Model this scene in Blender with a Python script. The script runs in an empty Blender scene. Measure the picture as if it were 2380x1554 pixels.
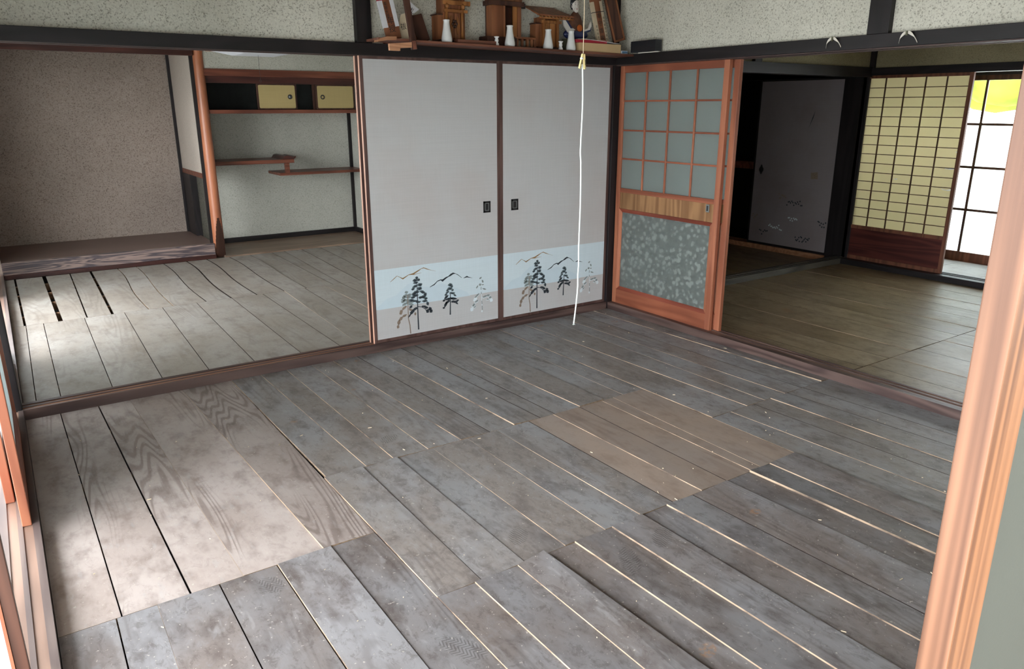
import bpy, math, random
from mathutils import Vector, Matrix
random.seed(7)
R = math.radians
scene = bpy.context.scene
C = scene.collection

# ------------------------------------------------------------------ camera, sky, exposure
cam_d = bpy.data.cameras.new('camera')
cam_d.sensor_width = 36.0
cam_d.lens = 1733.65 / 2380 * 36.0
cam_d.clip_start = 0.02
cam = bpy.data.objects.new('camera', cam_d)
cam.location = (-3.8033, -4.2422, 1.5044)
cam.rotation_euler = (R(73.0745), R(0.0259), R(-34.3669))
C.objects.link(cam)
scene.camera = cam

SKY = 6.0
world = bpy.data.worlds.new('overcast_sky')
scene.world = world
world.use_nodes = True
bg = world.node_tree.nodes['Background']
bg.inputs[0].default_value = (0.93, 0.97, 1.0, 1)
bg.inputs[1].default_value = SKY

vs = scene.view_settings
vs.view_transform = 'Standard'
vs.look = 'None'
vs.exposure = 1.45
vs.gamma = 1.0
vs.use_curve_mapping = False
scene.cycles.max_bounces = 8
scene.cycles.diffuse_bounces = 4
scene.cycles.use_adaptive_sampling = True
scene.cycles.adaptive_threshold = 0.03
scene.cycles.sample_clamp_indirect = 8.0
scene.cycles.caustics_reflective = False
scene.cycles.caustics_refractive = False


def portal(name, loc, rot, sx, sy):
    d = bpy.data.lights.new(name, 'AREA')
    d.shape = 'RECTANGLE'
    d.size = sx
    d.size_y = sy
    d.cycles.is_portal = True
    o = bpy.data.objects.new(name, d)
    o.location = loc
    o.rotation_euler = rot
    C.objects.link(o)


portal('sky_portal_west', (-4.93, -0.4, 1.1), (0, R(-90), 0), 2.1, 10.4)
portal('sky_portal_south', (-1.8, -5.26, 1.375), (R(90), 0, 0), 4.3, 0.75)
portal('sky_portal_east', (4.30, -1.2, 0.95), (0, R(90), 0), 1.8, 5.0)


# ------------------------------------------------------------------ node helpers
def srgb(r, g, b):
    def f(c):
        c = c / 255.0
        return c / 12.92 if c <= 0.04045 else ((c + 0.055) / 1.055) ** 2.4
    return (f(r), f(g), f(b), 1.0)


class NT:
    def __init__(self, name):
        self.m = bpy.data.materials.new(name)
        self.m.use_nodes = True
        self.t = self.m.node_tree
        self.t.nodes.clear()
        self.out = self.n('ShaderNodeOutputMaterial')
        self.p = self.n('ShaderNodeBsdfPrincipled')
        self.l(self.p.outputs[0], self.out.inputs[0])

    def n(self, typ, **kw):
        nd = self.t.nodes.new(typ)
        for k, v in kw.items():
            setattr(nd, k, v)
        return nd

    def l(self, a, b):
        self.t.links.new(a, b)

    def val(self, inp, v):
        if hasattr(v, 'is_output') or isinstance(v, bpy.types.NodeSocket):
            self.l(v, inp)
        else:
            inp.default_value = v

    def math(self, op, a, b=0.0, c=None, clamp=False):
        nd = self.n('ShaderNodeMath', operation=op, use_clamp=clamp)
        self.val(nd.inputs[0], a)
        self.val(nd.inputs[1], b)
        if c is not None:
            self.val(nd.inputs[2], c)
        return nd.outputs[0]

    def coords(self, scale=(1, 1, 1), rnd=True, kind='Object'):
        tc = self.n('ShaderNodeTexCoord')
        v = tc.outputs[kind]
        if rnd:
            oi = self.n('ShaderNodeObjectInfo')
            mul = self.n('ShaderNodeVectorMath', operation='SCALE')
            mul.inputs[0].default_value = (37.0, 91.0, 53.0)
            self.l(oi.outputs['Random'], mul.inputs['Scale'])
            add = self.n('ShaderNodeVectorMath', operation='ADD')
            self.l(v, add.inputs[0])
            self.l(mul.outputs[0], add.inputs[1])
            v = add.outputs[0]
        sc = self.n('ShaderNodeVectorMath', operation='MULTIPLY')
        self.l(v, sc.inputs[0])
        sc.inputs[1].default_value = scale
        return sc.outputs[0]

    def noise(self, vec, scale, detail=3, rough=0.5, dist=0.0):
        nd = self.n('ShaderNodeTexNoise')
        self.l(vec, nd.inputs['Vector'])
        nd.inputs['Scale'].default_value = scale
        nd.inputs['Detail'].default_value = detail
        nd.inputs['Roughness'].default_value = rough
        nd.inputs['Distortion'].default_value = dist
        return nd.outputs['Fac']

    def ramp(self, fac, stops):
        nd = self.n('ShaderNodeValToRGB')
        e = nd.color_ramp.elements
        while len(e) < len(stops):
            e.new(0.5)
        for i, (p, c) in enumerate(stops):
            e[i].position = p
            e[i].color = c if len(c) == 4 else (*c, 1)
        self.val(nd.inputs[0], fac)
        return nd.outputs[0]

    def step(self, fac, a, b):
        nd = self.n('ShaderNodeMapRange')
        nd.interpolation_type = 'SMOOTHSTEP'
        self.val(nd.inputs[0], fac)
        nd.inputs[1].default_value = a
        nd.inputs[2].default_value = b
        return nd.outputs[0]

    def mix(self, fac, a, b, mode='MIX'):
        nd = self.n('ShaderNodeMix', data_type='RGBA', blend_type=mode)
        self.val(nd.inputs[0], fac)
        self.val(nd.inputs[6], a)
        self.val(nd.inputs[7], b)
        return nd.outputs[2]

    def bump(self, h, strength, dist=0.002):
        nd = self.n('ShaderNodeBump')
        nd.inputs['Strength'].default_value = strength
        nd.inputs['Distance'].default_value = dist
        self.l(h, nd.inputs['Height'])
        self.l(nd.outputs[0], self.p.inputs['Normal'])

    def fin(self, col, rough=0.6, spec=0.3):
        self.val(self.p.inputs['Base Color'], col)
        self.val(self.p.inputs['Roughness'], rough)
        self.p.inputs['Specular IOR Level'].default_value = spec
        return self.m


def m_plain(name, col, rough=0.6, spec=0.3, var=0.12, sc=14.0):
    t = NT(name)
    v = t.coords()
    n = t.noise(v, sc, 4)
    d = tuple(c * (1 - var) for c in col[:3]) + (1,)
    u = tuple(min(1, c * (1 + var)) for c in col[:3]) + (1,)
    c = t.ramp(n, [(0.3, d), (0.7, u)])
    t.bump(n, 0.08)
    return t.fin(c, rough, spec)


def m_wood(name, light, dark, axis='x', rough=0.45, spec=0.35, fig=7.0, fine=0.35, bump=0.15, dens=1.0):
    """joinery wood: grain figure running along one axis"""
    t = NT(name)
    s = {'x': (0.5, 6, 6), 'y': (6, 0.5, 6), 'z': (6, 6, 0.5)}[axis]
    s = tuple(q * (dens if q > 1 else 1.0) for q in s)
    v = t.coords(s)
    f1 = t.noise(v, 1.0, 2, 0.5, 0.4)
    rings = t.math('SINE', t.math('MULTIPLY', f1, fig * 6.2832))
    rings = t.math('MULTIPLY_ADD', rings, 0.5, 0.5)
    s2 = tuple(q * 9 for q in s)
    f2 = t.noise(t.coords(s2), 1.0, 3, 0.6)
    g = t.math('ADD', t.math('MULTIPLY', rings, 1 - fine), t.math('MULTIPLY', f2, fine))
    c = t.ramp(g, [(0.1, dark), (0.85, light)])
    lo = t.noise(t.coords((1, 1, 1)), 1.7, 3)
    k = t.ramp(lo, [(0.25, (0.72, 0.72, 0.72, 1)), (0.75, (1.12, 1.12, 1.12, 1))])
    c = t.mix(1.0, c, k, 'MULTIPLY')
    t.bump(g, bump, 0.001)
    return t.fin(c, rough, spec)


PRINTS = [(-3.267, -2.05, 20, 0.06), (-2.455, -1.238, -60, 0.06), (-2.90, -2.665, 30, 0.09), (-1.819, -2.278, -50, 0.065), (-2.427, -2.27, -40, 0.065), (-2.001, -2.58, -50, 0.08), (-1.157, -2.732, -50, 0.06), (-2.20, -2.62, -30, 0.09)]
SPOTS = [(-2.761, -0.783, 0.028), (-2.335, -0.534, 0.022), (-1.729, -0.652, 0.026), (-2.318, -3.074, 0.04), (-0.209, -0.318, 0.04), (-1.573, -2.653, 0.035), (-2.123, -0.079, 0.025), (-0.727, -0.099, 0.045)]


def m_plank(name, base, dust, dark, grain=0.25, fig=9.0, rough=0.62, spec=0.3, specks=True, vary=0.25, rust=0.0, blotch=0.45, marks=False):
    """weathered floor board: boards run along y"""
    t = NT(name)
    oi = t.n('ShaderNodeObjectInfo')
    v = t.coords((1, 0.55, 1))
    big = t.noise(v, 2.6, 3, 0.6, 0.2)
    mid = t.noise(v, 11.0, 3, 0.65)
    c = t.mix(t.step(big, 0.36, 0.66), base, dust)
    c = t.mix(t.math('MULTIPLY', t.step(mid, 0.45, 0.75), 0.6), c, dark)
    blot = t.noise(t.coords((1, 0.6, 1)), 26.0, 5, 0.82, 0.5)
    c = t.mix(t.math('MULTIPLY', t.step(blot, 0.50, 0.64), blotch), c, dark)
    c = t.mix(t.math('MULTIPLY', t.step(blot, 0.47, 0.36), blotch * 0.8), c, dust)
    # cathedral figure: contour lines of a long stretched noise field
    vf = t.coords((5.0, 0.55, 1))
    fl = t.noise(vf, 1.0, 1.5, 0.45, 0.15)
    ring = t.math('SINE', t.math('MULTIPLY', fl, fig * 6.2832))
    ring = t.math('MULTIPLY_ADD', ring, 0.5, 0.5)
    where = t.step(t.noise(t.coords((4.0, 0.8, 1)), 1.0, 2, 0.5), 0.40, 0.62)
    ring = t.math('MULTIPLY', ring, t.math('MULTIPLY_ADD', where, 0.85, 0.15))
    fine = t.noise(t.coords((160, 5, 1)), 1.0, 3, 0.6)
    g = t.math('ADD', t.math('MULTIPLY', t.math('POWER', ring, 1.6), 0.8), t.math('MULTIPLY', fine, 0.55))
    c = t.mix(t.math('MULTIPLY', t.step(g, 0.35, 1.0), grain), c, dark)
    # per board tone
    k = t.math('MULTIPLY_ADD', oi.outputs['Random'], vary, 1 - vary * 0.5)
    kc = t.n('ShaderNodeCombineColor')
    for i in range(3):
        t.l(k, kc.inputs[i])
    c = t.mix(1.0, c, kc.outputs[0], 'MULTIPLY')
    if rust > 0:
        rn = t.noise(t.coords((1, 1, 1)), 3.1, 2, 0.5)
        c = t.mix(t.math('MULTIPLY', t.step(rn, 0.66, 0.74), rust), c, srgb(150, 100, 60))
    if specks:
        sp = t.noise(t.coords((1, 1, 1)), 85.0, 2, 0.55)
        c = t.mix(t.math('MULTIPLY', t.step(sp, 0.68, 0.73), 0.65), c, srgb(178, 172, 162))
        sc2 = t.noise(t.coords((30, 9, 1)), 1.0, 2, 0.7)
        c = t.mix(t.math('MULTIPLY', t.step(sc2, 0.60, 0.72), 0.22), c, srgb(160, 160, 160))
    if marks:
        geo = t.n('ShaderNodeNewGeometry')
        sep = t.n('ShaderNodeSeparateXYZ')
        t.l(geo.outputs['Position'], sep.inputs[0])
        rag = t.noise(t.coords((1, 1, 1), rnd=False), 60.0, 3, 0.6)

        def local(px, py, ang):
            ca, sa = math.cos(R(ang)), math.sin(R(ang))
            dx = t.math('SUBTRACT', sep.outputs[0], px)
            dy = t.math('SUBTRACT', sep.outputs[1], py)
            u = t.math('ADD', t.math('MULTIPLY', dx, ca), t.math('MULTIPLY', dy, sa))
            w = t.math('SUBTRACT', t.math('MULTIPLY', dy, ca), t.math('MULTIPLY', dx, sa))
            return u, w

        def disc(u, w, a, b):
            q = t.math('ADD', t.math('POWER', t.math('ABSOLUTE', t.math('DIVIDE', u, a)), 2.0), t.math('POWER', t.math('ABSOLUTE', t.math('DIVIDE', w, b)), 2.0))
            q = t.math('ADD', q, t.math('MULTIPLY', t.math('SUBTRACT', rag, 0.5), 1.2))
            return t.step(q, 1.0, 0.55)
        # zig-zag boot sole prints in the dust
        for px, py, ang, ln in PRINTS:
            u, w = local(px, py, ang)
            zz = t.math('SINE', t.math('MULTIPLY', t.math('ADD', w, t.math('PINGPONG', t.math('ABSOLUTE', u), 0.018)), 480.0))
            c = t.mix(t.math('MULTIPLY', t.math('MULTIPLY', disc(u, w, 0.040, ln), t.step(zz, -0.1, 0.6)), 0.55), c, srgb(58, 54, 52))
        for px, py, a in SPOTS:
            u, w = local(px, py, 20)
            c = t.mix(t.math('MULTIPLY', t.math('MULTIPLY', disc(u, w, a, a * 0.7), t.step(rag, 0.42, 0.6)), 0.5), c, srgb(160, 116, 74))
    t.bump(t.math('ADD', g, t.math('MULTIPLY', mid, 0.7)), 0.22, 0.0015)
    ro = t.math('MULTIPLY_ADD', big, 0.3, rough - 0.15)
    return t.fin(c, ro, spec)


def m_plaster(name, base, fleck, light, sc=170.0, stain=0.25):
    """sandy earth plaster with straw flecks"""
    t = NT(name)
    v = t.coords((1, 1, 1), rnd=False)
    fine = t.noise(v, sc, 3, 0.7)
    c = t.ramp(fine, [(0.32, fleck), (0.47, base), (0.60, base), (0.74, light)])
    big = t.noise(v, 1.6, 4, 0.55)
    k = t.ramp(big, [(0.25, (1 - stain, 1 - stain, 1 - stain * 1.15, 1)), (0.75, (1.08, 1.08, 1.06, 1))])
    c = t.mix(1.0, c, k, 'MULTIPLY')
    spk = t.noise(v, sc * 0.75, 1, 0.5)
    c = t.mix(t.math('MULTIPLY', t.step(spk, 0.76, 0.80), 0.55), c, (0.85, 0.85, 0.8, 1))
    t.bump(fine, 0.35, 0.002)
    return t.fin(c, 0.9, 0.15)


def m_paper(name, base, warm, stain=0.4):
    t = NT(name)
    v = t.coords((1, 1, 1))
    big = t.noise(v, 1.4, 4, 0.6)
    c = t.mix(t.math('MULTIPLY', t.step(big, 0.42, 0.72), stain), base, warm)
    wv = t.noise(t.coords((3, 3, 160)), 1.0, 2, 0.5)
    wh = t.noise(t.coords((260, 260, 5)), 1.0, 2, 0.5)
    w = t.math('ADD', wv, wh)
    k = t.ramp(t.math('MULTIPLY', w, 0.5), [(0.3, (0.95, 0.95, 0.95, 1)), (0.7, (1.03, 1.03, 1.03, 1))])
    c = t.mix(1.0, c, k, 'MULTIPLY')
    t.bump(w, 0.03, 0.001)
    return t.fin(c, 0.8, 0.15)


def m_frost(name, tint, rough=0.35, leaf=False, trans=0.45):
    """frosted sheet glass: part scatters back, part lets daylight through"""
    t = NT(name)
    v = t.coords((1, 1, 1), rnd=False)
    n = t.noise(v, 210.0, 2, 0.5)
    col = tint
    if leaf:
        vo = t.n('ShaderNodeTexVoronoi')
        vo.feature = 'SMOOTH_F1'
        t.l(t.coords((1, 1, 1), rnd=False), vo.inputs['Vector'])
        vo.inputs['Scale'].default_value = 28.0
        ln = t.noise(v, 60.0, 3, 0.6)
        k = t.step(t.math('ADD', vo.outputs['Distance'], t.math('MULTIPLY', ln, 0.55)), 0.52, 0.68)
        hi = tuple(min(1, q * 1.4) for q in tint[:3]) + (1,)
        lo = tuple(q * 0.74 for q in tint[:3]) + (1,)
        col = t.mix(k, hi, lo)
    t.bump(n, 0.12, 0.0006)
    t.fin(col, rough, 0.5)
    tr = t.n('ShaderNodeBsdfTranslucent')
    t.val(tr.inputs[0], (0.92, 0.96, 0.96, 1))
    mx = t.n('ShaderNodeMixShader')
    mx.inputs[0].default_value = trans
    t.l(t.p.outputs[0], mx.inputs[1])
    t.l(tr.outputs[0], mx.inputs[2])
    t.l(mx.outputs[0], t.out.inputs[0])
    return t.m


def m_trans(name, col, trans_col, fac=0.5, rough=0.8):
    """thin paper that light shines through"""
    t = NT(name)
    v = t.coords((1, 1, 1))
    n = t.noise(v, 30.0, 4, 0.6)
    c = t.mix(t.math('MULTIPLY', n, 0.25), col, tuple(q * 0.8 for q in col[:3]) + (1,))
    t.fin(c, rough, 0.2)
    tr = t.n('ShaderNodeBsdfTranslucent')
    tr.inputs[0].default_value = trans_col
    mx = t.n('ShaderNodeMixShader')
    mx.inputs[0].default_value = fac
    t.l(t.p.outputs[0], mx.inputs[1])
    t.l(tr.outputs[0], mx.inputs[2])
    t.l(mx.outputs[0], t.out.inputs[0])
    return t.m


M = {}
M['black_wood_x'] = m_wood('black_stained_timber_x', srgb(37, 32, 34), srgb(23, 20, 21), 'x', 0.5, 0.35)
M['black_wood_y'] = m_wood('black_stained_timber_y', srgb(37, 32, 34), srgb(23, 20, 21), 'y', 0.5, 0.35)
M['black_wood_z'] = m_wood('black_stained_timber_z', srgb(37, 32, 34), srgb(23, 20, 21), 'z', 0.5, 0.35)
M['kamoi'] = m_wood('brown_lintel_wood', srgb(84, 66, 62), srgb(58, 44, 42), 'x', 0.5)
M['kamoi_y'] = m_wood('brown_lintel_wood_y', srgb(84, 66, 62), srgb(58, 44, 42), 'y', 0.5)
M['sill_x'] = m_wood('worn_threshold_wood_x', srgb(104, 84, 78), srgb(66, 50, 48), 'x', 0.5)
M['sill_y'] = m_wood('worn_threshold_wood_y', srgb(104, 84, 78), srgb(66, 50, 48), 'y', 0.45)
M['groove'] = m_wood('pale_groove_inlay', srgb(190, 140, 112), srgb(150, 105, 82), 'x', 0.45)
M['groove_y'] = m_wood('pale_groove_inlay_y', srgb(150, 122, 106), srgb(116, 92, 80), 'y', 0.45)
M['sill_light'] = m_wood('sun_worn_threshold_wood', srgb(118, 104, 98), srgb(84, 72, 70), 'y', 0.4)
M['grey_sill'] = m_wood('grey_weathered_threshold', srgb(92, 88, 80), srgb(60, 58, 54), 'x', 0.55)
M['plaster'] = m_plaster('green_grey_earth_plaster', srgb(214, 212, 202), srgb(138, 134, 124), srgb(236, 234, 224), 120.0)
M['plaster_toko'] = m_plaster('pinkish_alcove_plaster', srgb(160, 146, 138), srgb(104, 90, 84), srgb(192, 178, 168), 95.0, 0.18)
M['plaster_alcove'] = m_plaster('pale_green_alcove_plaster', srgb(186, 186, 178), srgb(140, 138, 128), srgb(206, 206, 200), 130.0, 0.15)
M['plaster_side'] = m_plaster('pale_rose_side_plaster', srgb(190, 178, 168), srgb(160, 148, 138), srgb(204, 194, 186), 120.0, 0.1)
M['plaster_dim'] = m_plaster('tan_earth_plaster', srgb(160, 150, 122), srgb(112, 104, 84), srgb(182, 174, 150))
M['fusuma'] = m_paper('grey_fusuma_paper', srgb(192, 192, 192), srgb(184, 172, 166), 0.35)
M['fusuma_old'] = m_paper('old_mauve_fusuma_paper', srgb(146, 138, 140), srgb(130, 118, 118), 0.6)
M['band'] = m_paper('pale_blue_paper_band', srgb(206, 220, 226), srgb(196, 210, 216), 0.3)
M['hill_blue'] = m_plain('pale_blue_hill_print', srgb(198, 214, 222), 0.8, 0.1, 0.02)
M['ink'] = m_plain('dark_pine_ink', srgb(52, 58, 64), 0.7, 0.2, 0.15, 60)
M['ink_green'] = m_plain('grey_green_pine_ink', srgb(92, 106, 110), 0.7, 0.2, 0.2, 80)
M['ink_pale'] = m_plain('pale_grey_pine_ink', srgb(132, 142, 142), 0.7, 0.2, 0.15, 80)
M['ink_brown'] = m_plain('bronze_pine_ink', srgb(134, 118, 104), 0.6, 0.3, 0.15, 80)
M['ink_gold'] = m_plain('bronze_mountain_ink', srgb(142, 112, 74), 0.5, 0.4, 0.2, 40)
M['ink_white'] = m_plain('white_pine_ink', srgb(214, 224, 228), 0.8, 0.2, 0.05)
M['fusuma_frame'] = m_wood('brown_lacquer_frame', srgb(104, 80, 74), srgb(80, 58, 54), 'z', 0.4)
M['fusuma_edge'] = m_wood('raw_cedar_edge', srgb(208, 160, 136), srgb(176, 128, 106), 'z', 0.5)
M['black_metal'] = m_plain('black_metal', srgb(38, 38, 40), 0.35, 0.5)
M['dull_metal'] = m_plain('dull_grey_metal', srgb(120, 124, 122), 0.35, 0.6)
M['door_z'] = m_wood('orange_brown_door_wood_z', srgb(176, 112, 84), srgb(148, 88, 66), 'z', 0.42, 0.35, 5)
M['door_y'] = m_wood('orange_brown_door_wood_y', srgb(164, 98, 72), srgb(134, 76, 56), 'y', 0.42, 0.35, 5)
M['door_bead'] = m_wood('red_brown_bead', srgb(140, 72, 54), srgb(116, 56, 42), 'y', 0.4, 0.35, 4)
M['door_panel'] = m_wood('golden_veneer', srgb(164, 124, 86), srgb(126, 90, 60), 'z', 0.42, 0.35, 9)
M['stile_old'] = m_wood('yellow_brown_stile', srgb(150, 116, 76), srgb(124, 92, 58), 'z', 0.5)
M['glass'] = m_frost('frosted_glass', srgb(150, 158, 154), 0.35, False, 0.6)
M['leaf_glass'] = m_frost('maple_leaf_patterned_glass', srgb(140, 146, 142), 0.3, True, 0.5)
M['glass_dark'] = m_frost('grey_green_frosted_glass', srgb(68, 70, 63), 0.45, False, 0.10)
M['win_glass'] = m_frost('window_frosted_glass', srgb(200, 215, 222), 0.4, False, 0.6)
M['brown_dark'] = m_wood('dark_brown_frame', srgb(92, 62, 50), srgb(64, 42, 34), 'z', 0.45)
M['shoji_paper'] = m_trans('aged_yellow_shoji_paper', srgb(200, 186, 146), (0.68, 0.63, 0.47, 1), 0.55)
M['shoji_frame'] = m_wood('old_cedar_shoji_frame', srgb(128, 82, 62), srgb(96, 60, 46), 'z', 0.5)
M['shoji_board'] = m_wood('dark_red_kickboard', srgb(92, 48, 42), srgb(66, 32, 30), 'y', 0.4)
M['white_torn'] = m_plain('white_torn_paper', srgb(240, 240, 235), 0.8)
M['plank_grey'] = m_plank('grey_dusty_board', srgb(130, 123, 118), srgb(142, 142, 144), srgb(84, 76, 73), 0.3, 16, 0.52, 0.45)
M['plank_grey_marked'] = m_plank('grey_dusty_board_marked', srgb(130, 123, 118), srgb(142, 142, 144), srgb(84, 76, 73), 0.3, 16, 0.52, 0.45, marks=True)
M['plank_dirty_dimmed'] = m_plank('dirty_dimmed_brown_grey_board', srgb(112, 104, 100), srgb(126, 125, 127), srgb(70, 61, 58), 0.3, 16, 0.52, 0.4)  # dirty front boards, also darkened to offset daylight too strong near the camera
M['plank_dirty_dimmed_marked'] = m_plank('dirty_dimmed_brown_grey_board_marked', srgb(112, 104, 100), srgb(126, 125, 127), srgb(70, 61, 58), 0.3, 16, 0.52, 0.4, marks=True)
M['plank_brown'] = m_plank('brown_worn_board', srgb(150, 138, 132), srgb(166, 156, 151), srgb(104, 91, 85), 0.6, 26, 0.55, blotch=0.25)
M['plank_tan'] = m_plank('tan_clean_board', srgb(150, 134, 122), srgb(144, 132, 124), srgb(116, 100, 90), 0.3, 14, 0.6, 0.3, False, 0.12, blotch=0.2)
M['plank_pale'] = m_plank('pale_grey_board', srgb(146, 139, 130), srgb(158, 154, 148), srgb(116, 108, 100), 0.3, 14, 0.6, 0.3, True, 0.15, blotch=0.22)
M['plank_olive'] = m_plank('olive_brown_board', srgb(142, 124, 98), srgb(158, 142, 116), srgb(100, 86, 66), 0.35, 5, 0.45, 0.4, False, 0.2, 0.35)
def m_edge():
    t = NT('raw_sawn_edge')
    n = t.noise(t.coords((3, 1, 3)), 4.0, 5, 0.65)
    c = t.ramp(n, [(0.36, srgb(92, 80, 72)), (0.5, srgb(166, 144, 122)), (0.66, srgb(190, 168, 144))])
    return t.fin(c, 0.75, 0.2)


M['plank_edge'] = m_edge()
M['plank_dark'] = m_plain('gap_dark_edge', srgb(62, 54, 50), 0.85, 0.1, 0.2, 20)  # gap darkness put into the colour of the board sides
M['plank_end'] = m_plain('dirty_end_grain', srgb(120, 102, 84), 0.85, 0.1, 0.35, 60)
M['joist'] = m_wood('raw_joist', srgb(160, 126, 96), srgb(120, 92, 70), 'x', 0.7)
M['earth'] = m_plain('dark_underfloor_earth', srgb(48, 42, 38), 0.95, 0.1)
M['board_alcove'] = m_wood('brown_alcove_board', srgb(140, 118, 100), srgb(112, 92, 78), 'x', 0.45)
M['toko_floor'] = m_plain('brown_alcove_floor', srgb(126, 106, 100), 0.5, 0.35, 0.06, 3)
M['log'] = m_wood('polished_red_cedar_log', srgb(184, 116, 82), srgb(132, 74, 54), 'z', 0.35, 0.45, 2)
M['log_cut'] = m_wood('dark_log_cut_face', srgb(74, 48, 38), srgb(52, 34, 28), 'z', 0.35, 0.45, 4)
M['red_wood'] = m_wood('red_brown_timber_x', srgb(126, 74, 56), srgb(90, 48, 36), 'x', 0.4, 0.4)
M['dark_red_wood'] = m_wood('dark_red_timber_x', srgb(78, 42, 36), srgb(54, 28, 24), 'x', 0.4, 0.4)
M['small_door_paper'] = m_paper('ochre_small_door_paper', srgb(178, 160, 112), srgb(168, 148, 100), 0.3)
M['dark_inside'] = m_plain('dark_cabinet_inside', srgb(62, 64, 62), 0.9, 0.1)
M['shade_black'] = m_plain('painted_shade_black', srgb(30, 28, 27), 0.95, 0.05)  # shade of the unlit room and closet put into a near-black colour
M['ceiling'] = m_wood('ceiling_board', srgb(150, 126, 100), srgb(124, 102, 80), 'x', 0.7)
M['porcelain'] = m_plain('white_porcelain', srgb(224, 226, 226), 0.18, 0.55, 0.03)
M['shelf_wood'] = m_wood('reddish_shelf_board', srgb(128, 82, 66), srgb(96, 58, 46), 'x', 0.45)
M['shrine'] = m_wood('aged_shrine_cedar', srgb(150, 96, 64), srgb(112, 66, 42), 'z', 0.5)
M['shrine_dark'] = m_wood('dark_shrine_wood', srgb(84, 54, 44), srgb(56, 34, 28), 'z', 0.5)
M['shrine_gold'] = m_wood('golden_shrine_wood', srgb(176, 118, 66), srgb(128, 80, 42), 'z', 0.45)
M['tablet'] = m_wood('brown_tablet_wood', srgb(150, 98, 70), srgb(118, 72, 50), 'z', 0.5)
M['tablet_pale'] = m_wood('pale_cedar', srgb(196, 146, 112), srgb(168, 118, 86), 'x', 0.55)
M['white_paper'] = m_plain('white_paper', srgb(214, 214, 218), 0.85, 0.1, 0.04)
M['old_paper'] = m_plain('yellowed_paper', srgb(206, 190, 164), 0.85, 0.1, 0.06)
M['card'] = m_plain('tan_cardboard', srgb(196, 168, 128), 0.85, 0.1, 0.05)
M['red_book'] = m_plain('crimson_cover', srgb(160, 34, 50), 0.4, 0.4)
M['blue'] = m_plain('slate_blue_print', srgb(82, 112, 140), 0.6)
M['navy'] = m_plain('navy_glaze', srgb(34, 44, 88), 0.3, 0.5)
M['robe'] = m_plain('brown_glaze', srgb(96, 60, 44), 0.35, 0.45, 0.3, 40)
M['doll_white'] = m_plain('white_clay', srgb(222, 216, 210), 0.4, 0.4, 0.03)
M['orange'] = m_plain('orange_glaze', srgb(184, 94, 36), 0.4, 0.4)
M['doll_base'] = m_plain('grey_green_base', srgb(104, 104, 84), 0.6)
M['black_lacquer'] = m_plain('black_lacquer', srgb(30, 32, 38), 0.35, 0.45)
M['cord'] = m_plain('white_cord', srgb(226, 232, 230), 0.7, 0.2, 0.04)
M['cord_old'] = m_plain('yellowed_string', srgb(206, 188, 160), 0.8, 0.2, 0.05)
M['peg'] = m_plain('cream_plastic', srgb(236, 214, 150), 0.4, 0.4, 0.05)
M['hook_white'] = m_plain('off_white_plastic', srgb(226, 220, 210), 0.5, 0.3, 0.05)
M['lamp_white'] = m_trans('white_lamp_paper', srgb(220, 222, 228), (0.8, 0.8, 0.82, 1), 0.35)
M['engawa'] = m_plank('pale_veranda_board', srgb(150, 146, 142), srgb(164, 162, 160), srgb(126, 118, 112), 0.2, 4, 0.5)
M['ground'] = m_plain('pale_concrete_yard', srgb(190, 190, 186), 0.9, 0.1, 0.08, 1.5)
M['foliage'] = m_plain('yellow_green_foliage', srgb(118, 160, 48), 0.8, 0.1, 0.35, 1.2)
M['stile_near'] = m_wood('bright_cedar_stile', srgb(134, 95, 72), srgb(88, 58, 42), 'z', 0.42, 0.35, 5, 0.25, 0.15, 5.0)
M['stile_near2'] = m_wood('amber_cedar_stile', srgb(126, 86, 58), srgb(80, 50, 34), 'z', 0.42, 0.35, 5, 0.25, 0.15, 5.0)
M['stile_bead'] = m_wood('grey_brown_bead', srgb(112, 86, 70), srgb(76, 56, 44), 'z', 0.5, 0.3, 12)
M['toko_front'] = None


def m_kamachi():
    t = NT('figured_rosewood_sill')
    v = t.coords((0.55, 5, 8), rnd=False)
    n = t.noise(v, 2.0, 3, 0.55, 1.2)
    r = t.math('SINE', t.math('MULTIPLY', n, 34.0))
    r = t.math('MULTIPLY_ADD', r, 0.5, 0.5)
    c = t.ramp(t.math('MULTIPLY', r, t.math('ADD', n, 0.35)), [(0.1, srgb(74, 66, 70)), (0.8, srgb(142, 122, 114))])
    return t.fin(c, 0.35, 0.45)


M['toko_front'] = m_kamachi()


# ------------------------------------------------------------------ mesh helpers
def wloc(o):
    v = Vector((0, 0, 0))
    while o is not None:
        v += o.location
        o = o.parent
    return v


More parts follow.
